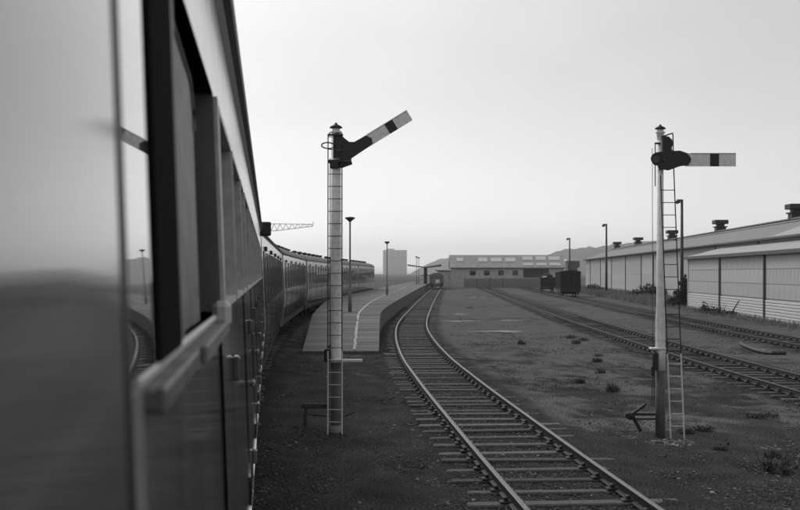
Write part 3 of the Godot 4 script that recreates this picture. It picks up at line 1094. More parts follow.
func train() -> void:
	# coach the picture is taken from
	var yaw := atan(SIDE_SLOPE)
	var t := thing("passenger_coach", "dark glossy coach with cream band, seen along its side from its own window", "railway coach", P(-0.115, 0, 0), yaw)
	coach_shell(t, 2.6, -19.9)
	var st := start()
	sweep(st, [Vector2(0.036, 1.77), Vector2(0.042, 1.775), Vector2(0.042, 1.795), Vector2(0.036, 1.80)], 2.6, -19.9)
	build("waist_moulding", st, mats.coach_cream, t)
	# the near picture window, deeper than the others
	var AY := 2.3
	# lower side in front of the deep window is covered by its frame: a pane standing 3 mm proud
	var a := start()
	strip(a, 2.2, -0.85, AY, HEAD, 0.003, 0.01)
	var pane := build("picture_window", a, mats.pane_wavy, t)
	a = start()
	strip(a, -0.85, -0.885, 1.9, HEAD + 0.1, 0.004, 0.05)
	build("rubber_seal", a, mats.rubber_black, pane)
	a = start()
	strip(a, -0.885, -0.97, 1.9, SILL - 0.01, 0.003, 0.03)
	build("window_post", a, mats.jamb_grey, t)
	a = start()
	strip(a, -0.886, -1.13, SILL, HEAD, 0.0, 0.02)
	build("quarter_light", a, mats.pane_glass, t)
	# open droplight: dark inside painted as a black strip, then jamb and round-topped sash
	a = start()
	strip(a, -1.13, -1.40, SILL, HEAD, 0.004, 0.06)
	build("dark_opening", a, mats.matt_black, t)
	a = start()
	strip(a, -1.40, -1.53, SILL, HEAD, -0.002, 0.05)
	build("door_jamb", a, mats.jamb_grey, t)
	var out := []
	for p in [[1.53, SILL + 0.0], [2.16, SILL + 0.0], [2.16, 3.10]]:
		out.append(Vector2(p[0], p[1]))
	for k in 7:
		var w := k / 6.0 * PI / 2.0
		out.append(Vector2(2.07 + 0.09 * cos(w), 3.10 + 0.09 * sin(w)))
	out.append(Vector2(1.75, 3.21))
	out.append(Vector2(1.53, 3.22))
	var tilt := Basis(Vector3(0, 0, -1), Vector3(-0.036, 1, 0).normalized(), Vector3(1, 0, 0))
	a = start()
	plate(a, out, 0.0, 0.02, Transform3D(tilt, Vector3(-0.03 + 0.036 * 2.82, 0, 0)))
	var sash := build("sash", a, mats.sash_grey, t)
	a = start()
	var rim := []
	for k in range(3, out.size()):
		rim.append(Vector3(-0.018 - 0.036 * (out[k].y - 2.82), out[k].y - 0.008, -out[k].x + 0.008))
	tube(a, rim, [0.0035], 6)
	build("sash_rim", a, mats.jamb_grey, sash)
	pillar(t, -2.62, -2.80)
	a = start()
	strip(a, -2.66, -2.72, SILL, HEAD, 0.008, 0.03)
	build("draught_strip", a, mats.coach_frame, t)
	# ledge under the droplight: pale rails carry painted edge highlights, darker channel between them
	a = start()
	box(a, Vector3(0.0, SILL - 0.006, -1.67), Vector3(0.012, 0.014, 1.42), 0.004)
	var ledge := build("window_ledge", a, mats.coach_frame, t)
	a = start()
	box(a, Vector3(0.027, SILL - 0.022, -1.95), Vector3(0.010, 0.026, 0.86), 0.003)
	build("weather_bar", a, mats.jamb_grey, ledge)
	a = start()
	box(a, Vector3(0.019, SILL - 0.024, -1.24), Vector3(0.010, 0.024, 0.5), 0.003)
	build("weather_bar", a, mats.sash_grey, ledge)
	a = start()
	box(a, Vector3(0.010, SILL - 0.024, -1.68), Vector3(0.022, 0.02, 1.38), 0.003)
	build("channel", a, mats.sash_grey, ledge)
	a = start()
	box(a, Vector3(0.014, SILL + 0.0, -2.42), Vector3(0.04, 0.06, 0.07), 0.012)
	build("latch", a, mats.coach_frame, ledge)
	door_bits(t, -2.5, -3.2, false, false)
	window_bay(t, -2.8, -3.7, SILL, HEAD)
	bays(t, -3.7, -19.9, true)
	# lamp bracket box at the far end of the gutter
	a = start()
	box(a, Vector3(0.06, 3.58, -19.3), Vector3(0.2, 0.24, 0.2), 0.02)
	build("lamp_box", a, mats.iron_dark, t)
	bogie(t, -1.0)
	bogie(t, -16.5)
	# following coaches, each straight between its ends on the curve
	var ends := [20.0, 42.8, 65.6, 88.4, 111.2, 134.0]
	var words := ["first coach ahead of the open window, dark side with cream band", "second coach ahead, beside the boarded platform ramp", "third coach ahead, beyond the left signal post", "fourth coach ahead, next to the tail coach", "end coach of the train, standing in the mist by the platform"]
	var proto: Node3D = null
	for k in 5:
		var p0 := P(train_side.at(ends[k] + 0.4), 0, ends[k] + 0.4)
		var p1 := P(train_side.at(ends[k + 1] - 0.4), 0, ends[k + 1] - 0.4)
		var dir := p1 - p0
		var turn := atan2(-dir.x, -dir.z)
		var c: Node3D
		if proto == null:
			sill = 2.2
			c = thing("passenger_coach", words[k], "railway coach", p0, turn, "coaches of the passenger train")
			var L := dir.length()
			coach_shell(c, 0.0, -L)
			bays(c, -0.3, -L, false)
			pillar(c, 0.0, -0.3)
			for z in [-0.02, -L + 0.16]:
				st = start()
				var cp := []
				for p in side_sect(0.97, CANT):
					cp.append(p + Vector2(0.012, 0))
				sweep(st, cp, z, z - 0.14)
				build("corner_pillar", st, mats.coach_frame, c)
			bogie(c, -3.5)
			bogie(c, -L + 3.5)
			for v in 7:
				st = start()
				lathe(st, Vector3(-1.0, CANT + 0.44, -2.0 - v * 3.0), [Vector2(0.12, 0), Vector2(0.12, 0.1), Vector2(0.19, 0.12), Vector2(0.17, 0.2), Vector2(0.001, 0.24)], 8)
				build("roof_ventilator", st, mats.iron_dark, c)
			var g := start()
			box(g, Vector3(-1.4, 2.2, 0.4), Vector3(1.3, 2.2, 0.78), 0.05)
			build("gangway_bellows", g, mats.rubber_black, c)
			proto = c
		else:
			c = proto.duplicate()
			c.name = numbered("passenger_coach")
			add_child(c)
			c.position = p0
			c.rotation.y = turn
			tag(c, words[k], "railway coach", "coaches of the passenger train")

# ------------------------------------------------------------------ signals
func ladder(t: Node3D, foot_l: Vector3, foot_r: Vector3, top_l: Vector3, top_r: Vector3, first: float, gap: float, switch_y: float) -> void:
	var lad := Node3D.new()
	lad.name = "ladder"
	t.add_child(lad)
	for s in [[foot_l, top_l], [foot_r, top_r]]:
		var f: float = (switch_y - s[0].y) / (s[1].y - s[0].y)
		var mid: Vector3 = s[0].lerp(s[1], f)
		var st := start()
		rod(st, s[0], mid, 0.013, 6)
		build("stile", st, mats.galvanised, lad)
		st = start()
		rod(st, mid, s[1], 0.010, 6)
		build("stile", st, mats.iron_dark, lad)
	var y := first
	while y < top_l.y - 0.05:
		var f := (y - foot_l.y) / (top_l.y - foot_l.y)
		var st := start()
		rod(st, foot_l.lerp(top_l, f), foot_r.lerp(top_r, f), 0.007, 5)
		build("rung", st, mats.galvanised if y < switch_y else mats.iron_dark, lad)
		y += gap

func finial(t: Node3D, y: float, s: float) -> void:
	var st := start()
	lathe(st, Vector3(0, y, 0), [Vector2(0.07, -0.12), Vector2(0.075, 0.0), Vector2(0.1, 0.02), Vector2(0.1, 0.04), Vector2(0.07, 0.05), Vector2(0.065, 0.09)].map(func(p: Vector2) -> Vector2: return p * s), 16)
	var a := build("finial", st, mats.post_white, t)
	st = start()
	lathe(st, Vector3(0, y + 0.09 * s, 0), [Vector2(0.065, 0), Vector2(0.115, 0.01), Vector2(0.1, 0.04), Vector2(0.03, 0.075), Vector2(0.02, 0.1), Vector2(0.001, 0.11)].map(func(p: Vector2) -> Vector2: return p * s), 16)
	build("cap", st, mats.iron_dark, a)

# arm in its own axes: pivot at the origin, blade along +x, face towards +z
func semaphore_arm(t: Node3D, at: Vector3, turn: float, reach: float, wide: float, dark_to: float, stripe: Vector2) -> Node3D:
	var g := Node3D.new()
	g.name = "semaphore_arm"
	t.add_child(g)
	g.position = at
	g.rotation.z = turn
	var h := wide / 2.0
	var st := start()
	box(st, Vector3((dark_to + reach) / 2.0 - 0.05, 0, 0), Vector3(reach - dark_to + 0.1, wide, 0.016), 0.004)
	build("blade", st, mats.signal_white, g)
	st = start()
	box(st, Vector3((stripe.x + stripe.y) / 2.0, 0, 0), Vector3(stripe.y - stripe.x, wide + 0.002, 0.022), 0.002)
	build("stripe", st, mats.iron_dark, g)
	st = start()
	box(st, Vector3((dark_to + reach) / 2.0, h - 0.004, 0.012), Vector3(reach - dark_to, 0.012, 0.012), 0.002)
	build("stiffening_rib", st, mats.galvanised, g)
	return g

func signals() -> void:
	# ---- left signal, arm raised
	var A := thing("semaphore_signal", "signal post with raised semaphore arm between the train and the curving track", "railway signal", P(-1.135, 0, 19.7))
	var st := start()
	lathe(st, Vector3.ZERO, [Vector2(0.001, -0.2), Vector2(0.11, -0.2), Vector2(0.1, 0.1), Vector2(0.085, 0.13), Vector2(0.001, 0.13)], 14)
	build("footing", st, mats.concrete_block, A)
	st = start()
	lathe(st, Vector3.ZERO, [Vector2(0.09, 0.12), Vector2(0.09, 1.24), Vector2(0.001, 1.25)], 18)
	build("lower_post", st, mats.post_base, A)
	st = start()
	lathe(st, Vector3.ZERO, [Vector2(0.001, 1.23), Vector2(0.105, 1.23), Vector2(0.105, 1.29), Vector2(0.098, 1.3), Vector2(0.098, 2.2), Vector2(0.09, 3.6), Vector2(0.085, 5.24), Vector2(0.001, 5.25)], 18)
	build("post", st, mats.post_white, A)
	finial(A, 5.29, 1.0)
	ladder(A, Vector3(-0.135, -0.02, 0.17), Vector3(0.115, -0.02, 0.17), Vector3(-0.13, 5.27, 0.15), Vector3(0.115, 5.27, 0.15), 0.2, 0.218, 1.45)
	# hoop and top brackets
	st = start()
	var hoop := []
	for k in 13:
		var w := lerpf(-0.5, 1.5, k / 12.0) * PI
		hoop.append(Vector3(-0.13 + 0.115 * cos(w + PI / 2), 5.05 + 0.035 * sin(w + PI / 2) + 0.01, 0.17 + 0.16 * sin(w + PI / 2)))
	tube(st, hoop, [0.012], 6)
	build("safety_hoop", st, mats.iron_dark, A)
	st = start()
	box(st, Vector3(0, 5.25, 0.15), Vector3(0.27, 0.035, 0.05), 0.008)
	rod(st, Vector3(-0.13, 5.22, 0.15), Vector3(-0.1, 5.3, 0.1), 0.012)
	rod(st, Vector3(0.115, 5.22, 0.15), Vector3(0.1, 5.3, 0.1), 0.012)
	build("ladder_bracket", st, mats.iron_dark, A)
	# outline of the casting in hundredths of a metre about the pivot side of the post
	var u := 0.002216
	var sk := func(pts: Array, cx: float, cy: float, k: float) -> Array:
		var r := []
		for p in pts:
			r.append(Vector2((p[0] - cx) * k, (cy - p[1]) * k))
		return r
	var px := 0.0
	var arm := semaphore_arm(A, Vector3(0.301, 4.9855, 0.13), deg_to_rad(31.6), 1.177, 0.205, 0.35, Vector2(0.712, 0.872))
	# black casting: spectacle frame and arm root in post axes
	st = start()
	var cast: Array = sk.call([[118, 165], [140, 148], [168, 150], [205, 190], [245, 222], [285, 222], [378, 170], [424, 194], [430, 240], [345, 296], [262, 352], [262, 372], [180, 372], [152, 345], [118, 352]], 136, 293, u)
	plate(st, cast, 0.0, 0.045, Transform3D(Basis.IDENTITY, Vector3(0.0, 4.97, 0.13)))
	var ca := build("spectacle_casting", st, mats.iron_dark, A)
	st = start()
	for r in [[168, 210, 26.0], [190, 268, 26.0]]:
		var c := Vector3((r[0] - 136) * u, 4.97 + (293 - r[1]) * u, 0.158)
		var ring := []
		for k in 17:
			ring.append(c + Vector3(cos(TAU * k / 16), sin(TAU * k / 16), 0) * r[2] * u)
		tube(st, ring, [0.008], 5)
	build("lens_ring", st, mats.iron_grey, ca)
	st = start()
	box(st, Vector3(0.09, 4.97, 0.165), Vector3(0.2, 0.012, 0.012), 0.003)
	rod(st, Vector3(0.06, 4.97, 0.12), Vector3(0.06, 4.97, 0.2), 0.022, 10)
	build("pivot", st, mats.iron_grey, ca)
	st = start()
	box(st, Vector3(0.02, 4.79, 0.02), Vector3(0.3, 0.05, 0.28), 0.01)
	build("lamp_platform", st, mats.iron_dark, A)
	st = start()
	plate(st, sk.call([[165, 372], [262, 372], [266, 392], [186, 420], [166, 424]], 136, 293, u), 0.0, 0.16, Transform3D(Basis.IDENTITY, Vector3(0.0, 4.97, 0.02)))
	box(st, Vector3(-0.02, 4.73, 0.05), Vector3(0.16, 0.13, 0.22), 0.02)
	build("lamp_case", st, mats.iron_dark, A)
	# down rod, balance lever, box and pulley stool low on the post
	st = start()
	rod(st, Vector3(-0.105, 1.3, 0.02), Vector3(-0.10, 4.85, 0.05), 0.008)
	build("down_rod", st, mats.iron_dark, A)
	st = start()
	box(st, Vector3(0.22, 1.275, 0.1), Vector3(0.5, 0.05, 0.09), 0.008)
	build("balance_lever", st, mats.galvanised, A)
	st = start()
	box(st, Vector3(-0.155, 1.36, 0.02), Vector3(0.1, 0.24, 0.16), 0.02)
	rod(st, Vector3(-0.15, 1.5, 0.02), Vector3(-0.05, 1.56, 0.02), 0.018)
	build("balance_weight", st, mats.iron_dark, A)
	st = start()
	box(st, Vector3(-0.36, 0.475, 0.1), Vector3(0.5, 0.085, 0.1), 0.01)
	box(st, Vector3(-0.53, 0.29, 0.1), Vector3(0.06, 0.34, 0.08), 0.008, Basis(Vector3.BACK, -0.06))
	build("pulley_stool", st, mats.sleeper_dark, A)
	st = start()
	rod(st, Vector3(-0.45, 0.33, 0.12), Vector3(-0.08, 0.3, 0.1), 0.02)
	rod(st, Vector3(0.09, 0.26, 0.1), Vector3(0.34, 0.38, 0.16), 0.016)
	build("wire_crank", st, mats.iron_grey, A)

	# ---- right signal, arm level
	var B := thing("semaphore_signal", "signal post with level semaphore arm and leaning ladder out in the yard", "railway signal", P(4.45, 0, 19.0))
	st = start()
	lathe(st, Vector3.ZERO, [Vector2(0.001, -0.2), Vector2(0.083, -0.2), Vector2(0.083, 1.16), Vector2(0.001, 1.17)], 16)
	build("lower_post", st, mats.post_base, B)
	st = start()
	lathe(st, Vector3.ZERO, [Vector2(0.001, 1.15), Vector2(0.088, 1.15), Vector2(0.086, 1.5), Vector2(0.082, 1.515), Vector2(0.082, 2.05), Vector2(0.08, 2.07), Vector2(0.066, 2.3), Vector2(0.052, 5.1), Vector2(0.001, 5.11)], 18)
	build("post", st, mats.post_white, B)
	st = start()
	box(st, Vector3(-0.05, 1.53, 0.0), Vector3(0.26, 0.03, 0.2), 0.006)
	build("collar_plate", st, mats.signal_white, B)
	finial(B, 5.2, 0.82)
	ladder(B, Vector3(0.145, -0.02, 0.14), Vector3(0.375, -0.02, 0.14), Vector3(-0.02, 4.48, 0.1), Vector3(0.21, 4.48, 0.1), 0.22, 0.211, 1.45)
	st = start()
	rod(st, Vector3(0.21, 4.46, 0.1), Vector3(0.19, 5.2, 0.1), 0.010)
	rod(st, Vector3(0.19, 5.2, 0.1), Vector3(0.0, 5.14, 0.05), 0.012)
	rod(st, Vector3(-0.1, 4.3, 0.06), Vector3(-0.1, 5.03, 0.06), 0.009)
	box(st, Vector3(-0.06, 5.03, 0.06), Vector3(0.1, 0.03, 0.04), 0.006)
	build("ladder_stay", st, mats.iron_dark, B)
	semaphore_arm(B, Vector3(0.0, 4.745, 0.12), 0.0, 1.255, 0.225, 0.49, Vector2(0.815, 0.968))
	var v := 0.002515
	st = start()
	plate(st, sk.call([[75, 285], [92, 258], [150, 250], [260, 245], [308, 262], [336, 298], [332, 318], [315, 343], [262, 350], [185, 378], [160, 374], [122, 374], [112, 346], [86, 340], [72, 312]], 140, 306, v), 0.0, 0.045, Transform3D(Basis.IDENTITY, Vector3(0, 4.745, 0.12)))
	ca = build("spectacle_casting", st, mats.iron_dark, B)
	st = start()
	var ring := []
	for k in 21:
		ring.append(Vector3(-0.11 + cos(TAU * k / 20) * 0.075, 4.76 + sin(TAU * k / 20) * 0.085, 0.148))
	tube(st, ring, [0.012], 6)
	build("lens_ring", st, mats.iron_dark, ca)
	st = start()
	tube(st, [Vector3(-0.11, 4.76, 0.140), Vector3(-0.11, 4.76, 0.149)], [0.07, 0.07], 20)
	build("lens", st, mats.iron_grey, ca)
	st = start()
	rod(st, Vector3(0.03, 4.735, 0.1), Vector3(0.03, 4.735, 0.19), 0.02, 10)
	build("pivot", st, mats.iron_grey, ca)
	st = start()
	plate(st, sk.call([[148, 145], [185, 150], [208, 172], [212, 200], [205, 232], [214, 250], [148, 250]], 140, 306, v), 0.0, 0.17, Transform3D(Basis.IDENTITY, Vector3(0, 4.745, 0.05)))
	build("lamp_case", st, mats.iron_dark, B)
	st = start()
	rod(st, Vector3(-0.14, 1.5, 0.05), Vector3(-0.15, 4.95, 0.06), 0.005)
	build("down_wire", st, mats.iron_grey, B)
	st = start()
	box(st, Vector3(-0.1, 1.32, 0.06), Vector3(0.09, 0.3, 0.12), 0.02)
	box(st, Vector3(-0.14, 1.15, 0.06), Vector3(0.06, 0.16, 0.08), 0.01)
	rod(st, Vector3(-0.14, 1.1, 0.06), Vector3(-0.17, 0.55, 0.08), 0.007)
	rod(st, Vector3(-0.11, 1.1, 0.06), Vector3(-0.13, 0.55, 0.08), 0.007)
	build("balance_weight", st, mats.iron_dark, B)
	st = start()
	box(st, Vector3(-0.33, 0.42, 0.1), Vector3(0.5, 0.045, 0.1), 0.008)
	box(st, Vector3(-0.33, 0.34, 0.1), Vector3(0.46, 0.03, 0.1), 0.006)
	box(st, Vector3(-0.4, 0.5, 0.12), Vector3(0.32, 0.045, 0.06), 0.01, Basis(Vector3.BACK, 0.62))
	box(st, Vector3(-0.44, 0.28, 0.12), Vector3(0.055, 0.34, 0.06), 0.01, Basis(Vector3.BACK, 0.5))
	box(st, Vector3(-0.55, 0.4, 0.12), Vector3(0.14, 0.1, 0.1), 0.02)
	build("wire_crank", st, mats.iron_dark, B)

# ------------------------------------------------------------------ lamps, canopy, poles
func lamps_and_canopy() -> void:
	var spots := [[-2.46, 54.7, "platform lamp with inverted cone shade beside the left signal post"], [-1.13, 97.0, "platform lamp with cone shade beyond the end of the train"], [2.75, 185.0, "far platform lamp standing before the butterfly canopy"], [3.3, 196.0, "farthest platform lamp, close to the canopy column"]]
	for s in spots:
		var t := thing("platform_lamp", s[2], "lamp post", P(s[0], 0.9, s[1]), 0.0, "lamps along the platform")
		var st := start()
		lathe(st, Vector3.ZERO, [Vector2(0.001, -0.02), Vector2(0.09, -0.02), Vector2(0.09, 0.9), Vector2(0.05, 0.95), Vector2(0.045, 2.5), Vector2(0.042, 4.5), Vector2(0.001, 4.5)], 12)
		build("pole", st, mats.lamp_grey, t)
		st = start()
		lathe(st, Vector3(0, 4.45, 0), [Vector2(0.001, 0), Vector2(0.06, 0.0), Vector2(0.12, 0.06), Vector2(0.24, 0.15), Vector2(0.25, 0.18), Vector2(0.2, 0.22), Vector2(0.001, 0.24)], 16)
		build("lamp_shade", st, mats.iron_dark, t)
	# butterfly canopy
	var c := thing("platform_canopy", "butterfly roofed platform canopy on a stout central column", "canopy", P(4.5, 0.9, 200), -0.045)
	for k in 2:
		var st := start()
		box(st, Vector3(0, 1.42, -k * 9.0), Vector3(0.42, 2.9, 0.42), 0.03)
		build("column", st, mats.iron_dark, c)
		st = start()
		box(st, Vector3(0.05, 1.5, -k * 9.0 + 0.1), Vector3(1.6, 0.12, 0.1), 0.01)
		build("sign_arm", st, mats.iron_dark, c)
	var st := start()
	plate(st, [Vector2(0, 2.85), Vector2(2.9, 3.22), Vector2(2.9, 3.46), Vector2(0, 3.0)], -5.0, 13.0)
	build("roof_wing", st, mats.iron_grey, c)
	st = start()
	plate(st, [Vector2(0, 2.85), Vector2(-3.1, 3.22), Vector2(-3.1, 3.46), Vector2(0, 3.0)], -5.0, 13.0)
	build("roof_wing", st, mats.iron_grey, c)
	# yard lighting poles along the shed
	for s in [[26.0, 140.0, 9.0, "tall yard light pole against the far part of the goods shed"], [29.0, 190.0, 8.8, "tall yard light pole behind the dark wagon"], [24.1, 95.0, 9.1, "tall dark yard light pole at the corner of the lean-to store"]]:
		var t := thing("yard_light_pole", s[3], "light pole", P(s[0], 0, s[1]), 0.0, "light poles along the goods shed")
		st = start()
		lathe(st, Vector3.ZERO, [Vector2(0.001, -0.3), Vector2(0.17, -0.3), Vector2(0.15, 2.0), Vector2(0.11, s[2]), Vector2(0.001, s[2])], 10)
		build("pole", st, mats.iron_dark, t)
		st = start()
		box(st, Vector3(-0.2, s[2] - 0.05, 0.1), Vector3(0.5, 0.12, 0.12), 0.02)
		box(st, Vector3(-0.36, s[2] - 0.2, 0.12), Vector3(0.38, 0.3, 0.34), 0.05, Basis(Vector3.BACK, 0.4))
		build("floodlight", st, mats.iron_dark, t)

# ------------------------------------------------------------------ wagons
func wheelset(t: Node3D, z: float, w: float) -> void:
	var st := start()
	for s in [-0.75, 0.75]:
		tube(st, [Vector3(s - 0.06, 0.6, z), Vector3(s + 0.06, 0.6, z)], [0.44, 0.44], 16)
	rod(st, Vector3(-w / 2.2, 0.6, z), Vector3(w / 2.2, 0.6, z), 0.07)
	build("wheelset", st, mats.iron_dark, t)

func wagons() -> void:
	var yaw := -atan(siding_line.slope(130))
	var t := thing("covered_wagon", "black covered goods wagon standing on the siding", "railway wagon", P(siding_line.at(129) + 0.1, 0, 129), yaw)
	var st := start()
	box(st, Vector3(0, 1.9, -2.9), Vector3(2.36, 2.05, 5.7), 0.03)
	build("body", st, mats.wagon_side, t)
	st = start()
	plate(st, [Vector2(-1.28, 2.88), Vector2(1.28, 2.88), Vector2(1.25, 2.97), Vector2(0.8, 3.08), Vector2(0, 3.13), Vector2(-0.8, 3.08), Vector2(-1.25, 2.97)], -2.9, 5.9)
	build("roof", st, mats.wagon_side, t)
	var sm := start()
	box(sm, Vector3.ZERO, Vector3(0.09, 1.95, 0.07), 0.01)
	var stan := finish(sm)
	for x in [-1.15, -0.42, 0.42, 1.15]:
		var o := put("end_stanchion", stan, mats.iron_dark, t)
		o.position = Vector3(x, 1.95, -0.02)
	for k in 5:
		var o := put("side_stanchion", stan, mats.iron_dark, t)
		o.position = Vector3(-1.2, 1.95, -0.4 - k * 1.25)
	st = start()
	box(st, Vector3(0, 0.78, -2.9), Vector3(2.3, 0.3, 5.9), 0.02)
	for k in [-1.3, -4.4]:
		for e in [-1.0, 1.0]:
			box(st, Vector3(e, 0.55, k), Vector3(0.12, 0.6, 0.7), 0.03)
	box(st, Vector3(0, 0.5, -2.9), Vector3(1.9, 0.3, 1.6), 0.05)
	build("underframe", st, mats.iron_dark, t)
	for s in [-0.85, 0.85]:
		st = start()
		tube(st, [Vector3(s, 0.95, 0.0), Vector3(s, 0.95, 0.4), Vector3(s, 0.95, 0.41), Vector3(s, 0.95, 0.46)], [0.09, 0.09, 0.22, 0.22], 12)
		build("buffer", st, mats.iron_dark, t)
	wheelset(t, -1.3, 2.3)
	wheelset(t, -4.4, 2.3)

	t = thing("open_wagon", "dark open wagon with a pale sheet on top beyond the covered wagon", "railway wagon", P(siding_line.at(156) - 0.1, 0, 156), -atan(siding_line.slope(156)))
	st = start()
	box(st, Vector3(-1.05, 1.6, -2.7), Vector3(0.09, 1.2, 5.4), 0.01)
	box(st, Vector3(1.05, 1.6, -2.7), Vector3(0.09, 1.2, 5.4), 0.01)
	box(st, Vector3(0, 1.6, -0.05), Vector3(2.0, 1.2, 0.09), 0.01)
	box(st, Vector3(0, 1.6, -5.35), Vector3(2.0, 1.2, 0.09), 0.01)
	build("body", st, mats.wagon_side, t)
	st = start()
	lathe(st, Vector3(0.1, 1.9, -2.4), [Vector2(0.8, 0), Vector2(0.75, 0.5), Vector2(0.5, 0.8), Vector2(0.001, 0.92)], 9)
	build("load", st, mats.wagon_side, t)
	st = start()
	box(st, Vector3(-0.5, 2.25, -0.6), Vector3(0.7, 0.14, 0.9), 0.04, Basis(Vector3.BACK, 0.25))
	build("sheet", st, mats.galvanised, t)
	st = start()
	box(st, Vector3(0, 0.9, -2.7), Vector3(2.1, 0.2, 5.5), 0.02)
	build("underframe", st, mats.iron_dark, t)
	wheelset(t, -1.3, 2.1)
	wheelset(t, -4.2, 2.1)

	# rail vehicle far along the curving track
	t = thing("railcar", "small round roofed rail vehicle far along the curving track", "railcar", P(main_line.at(188), 0, 188), -atan(main_line.slope(188)))
	st = start()
	plate(st, [Vector2(-1.2, 0.8), Vector2(1.2, 0.8), Vector2(1.22, 2.3), Vector2(1.0, 2.62), Vector2(0.5, 2.8), Vector2(0, 2.85), Vector2(-0.5, 2.8), Vector2(-1.0, 2.62), Vector2(-1.22, 2.3)], -4.0, 8.0)
	build("body", st, mats.lamp_grey, t)
	for x in [-0.72, 0.0, 0.72]:
		st = start()
		box(st, Vector3(x, 2.1, 0.02), Vector3(0.52, 0.5, 0.06), 0.02)
		build("window", st, mats.far_dark, t)
	st = start()
	box(st, Vector3(0.15, 1.4, 0.05), Vector3(0.7, 0.6, 0.1), 0.03)
	build("front_panel", st, mats.galvanised, t)
	for s in [-0.85, 0.85]:
		st = start()
		tube(st, [Vector3(s, 0.95, 0.0), Vector3(s, 0.95, 0.4), Vector3(s, 0.95, 0.41), Vector3(s, 0.95, 0.46)], [0.09, 0.09, 0.22, 0.22], 12)
		build("buffer", st, mats.iron_dark, t)
	st = start()
	box(st, Vector3(0, 0.7, -4.0), Vector3(2.2, 0.26, 7.8), 0.02)
	build("underframe", st, mats.iron_dark, t)
	wheelset(t, -1.5, 2.2)
	wheelset(t, -6.4, 2.2)

# ------------------------------------------------------------------ plants
func leaf_cloud(lobes: Array, n: int, size: float, r: RandomNumberGenerator) -> SurfaceTool:
	var st := start()
	for k in n:
		var l: Array = lobes[r.randi() % lobes.size()]
		var dir := Vector3(r.randfn(), r.randfn(), r.randfn()).normalized()
		var p: Vector3 = l[0] + dir * Vector3(l[1], l[2], l[1]) * pow(r.randf(), 0.45)
		if p.y < 0.02:
			p.y = 0.02 + r.randf() * 0.1
		var b := Basis.from_euler(Vector3(r.randf() * TAU, r.randf() * TAU, r.randf() * TAU))
		var s := size * r.randf_range(0.6, 1.3)
		tri(st, p + b * Vector3(-s * 0.45, 0, 0), p + b * Vector3(s * 0.45, 0, 0), p + b * Vector3(0, s, s * 0.2))
		tri(st, p + b * Vector3(s * 0.45, 0, 0), p + b * Vector3(-s * 0.45, 0, 0), p + b * Vector3(0, -s, s * 0.2))
	return st

func blades(st: SurfaceTool, at: Vector3, n: int, h: float, spread: float, r: RandomNumberGenerator, wide := 0.012) -> void:
	for k in n:
		var a := r.randf() * TAU
		var q := at + Vector3(cos(a), 0, sin(a)) * spread * sqrt(r.randf())
		var lean := Vector3(r.randfn() * 0.3, 1, r.randfn() * 0.3) * h * r.randf_range(0.5, 1.15)
		var s := Vector3(cos(a + 1.3), 0, sin(a + 1.3)) * wide
		tri(st, q - s, q + s, q + lean)

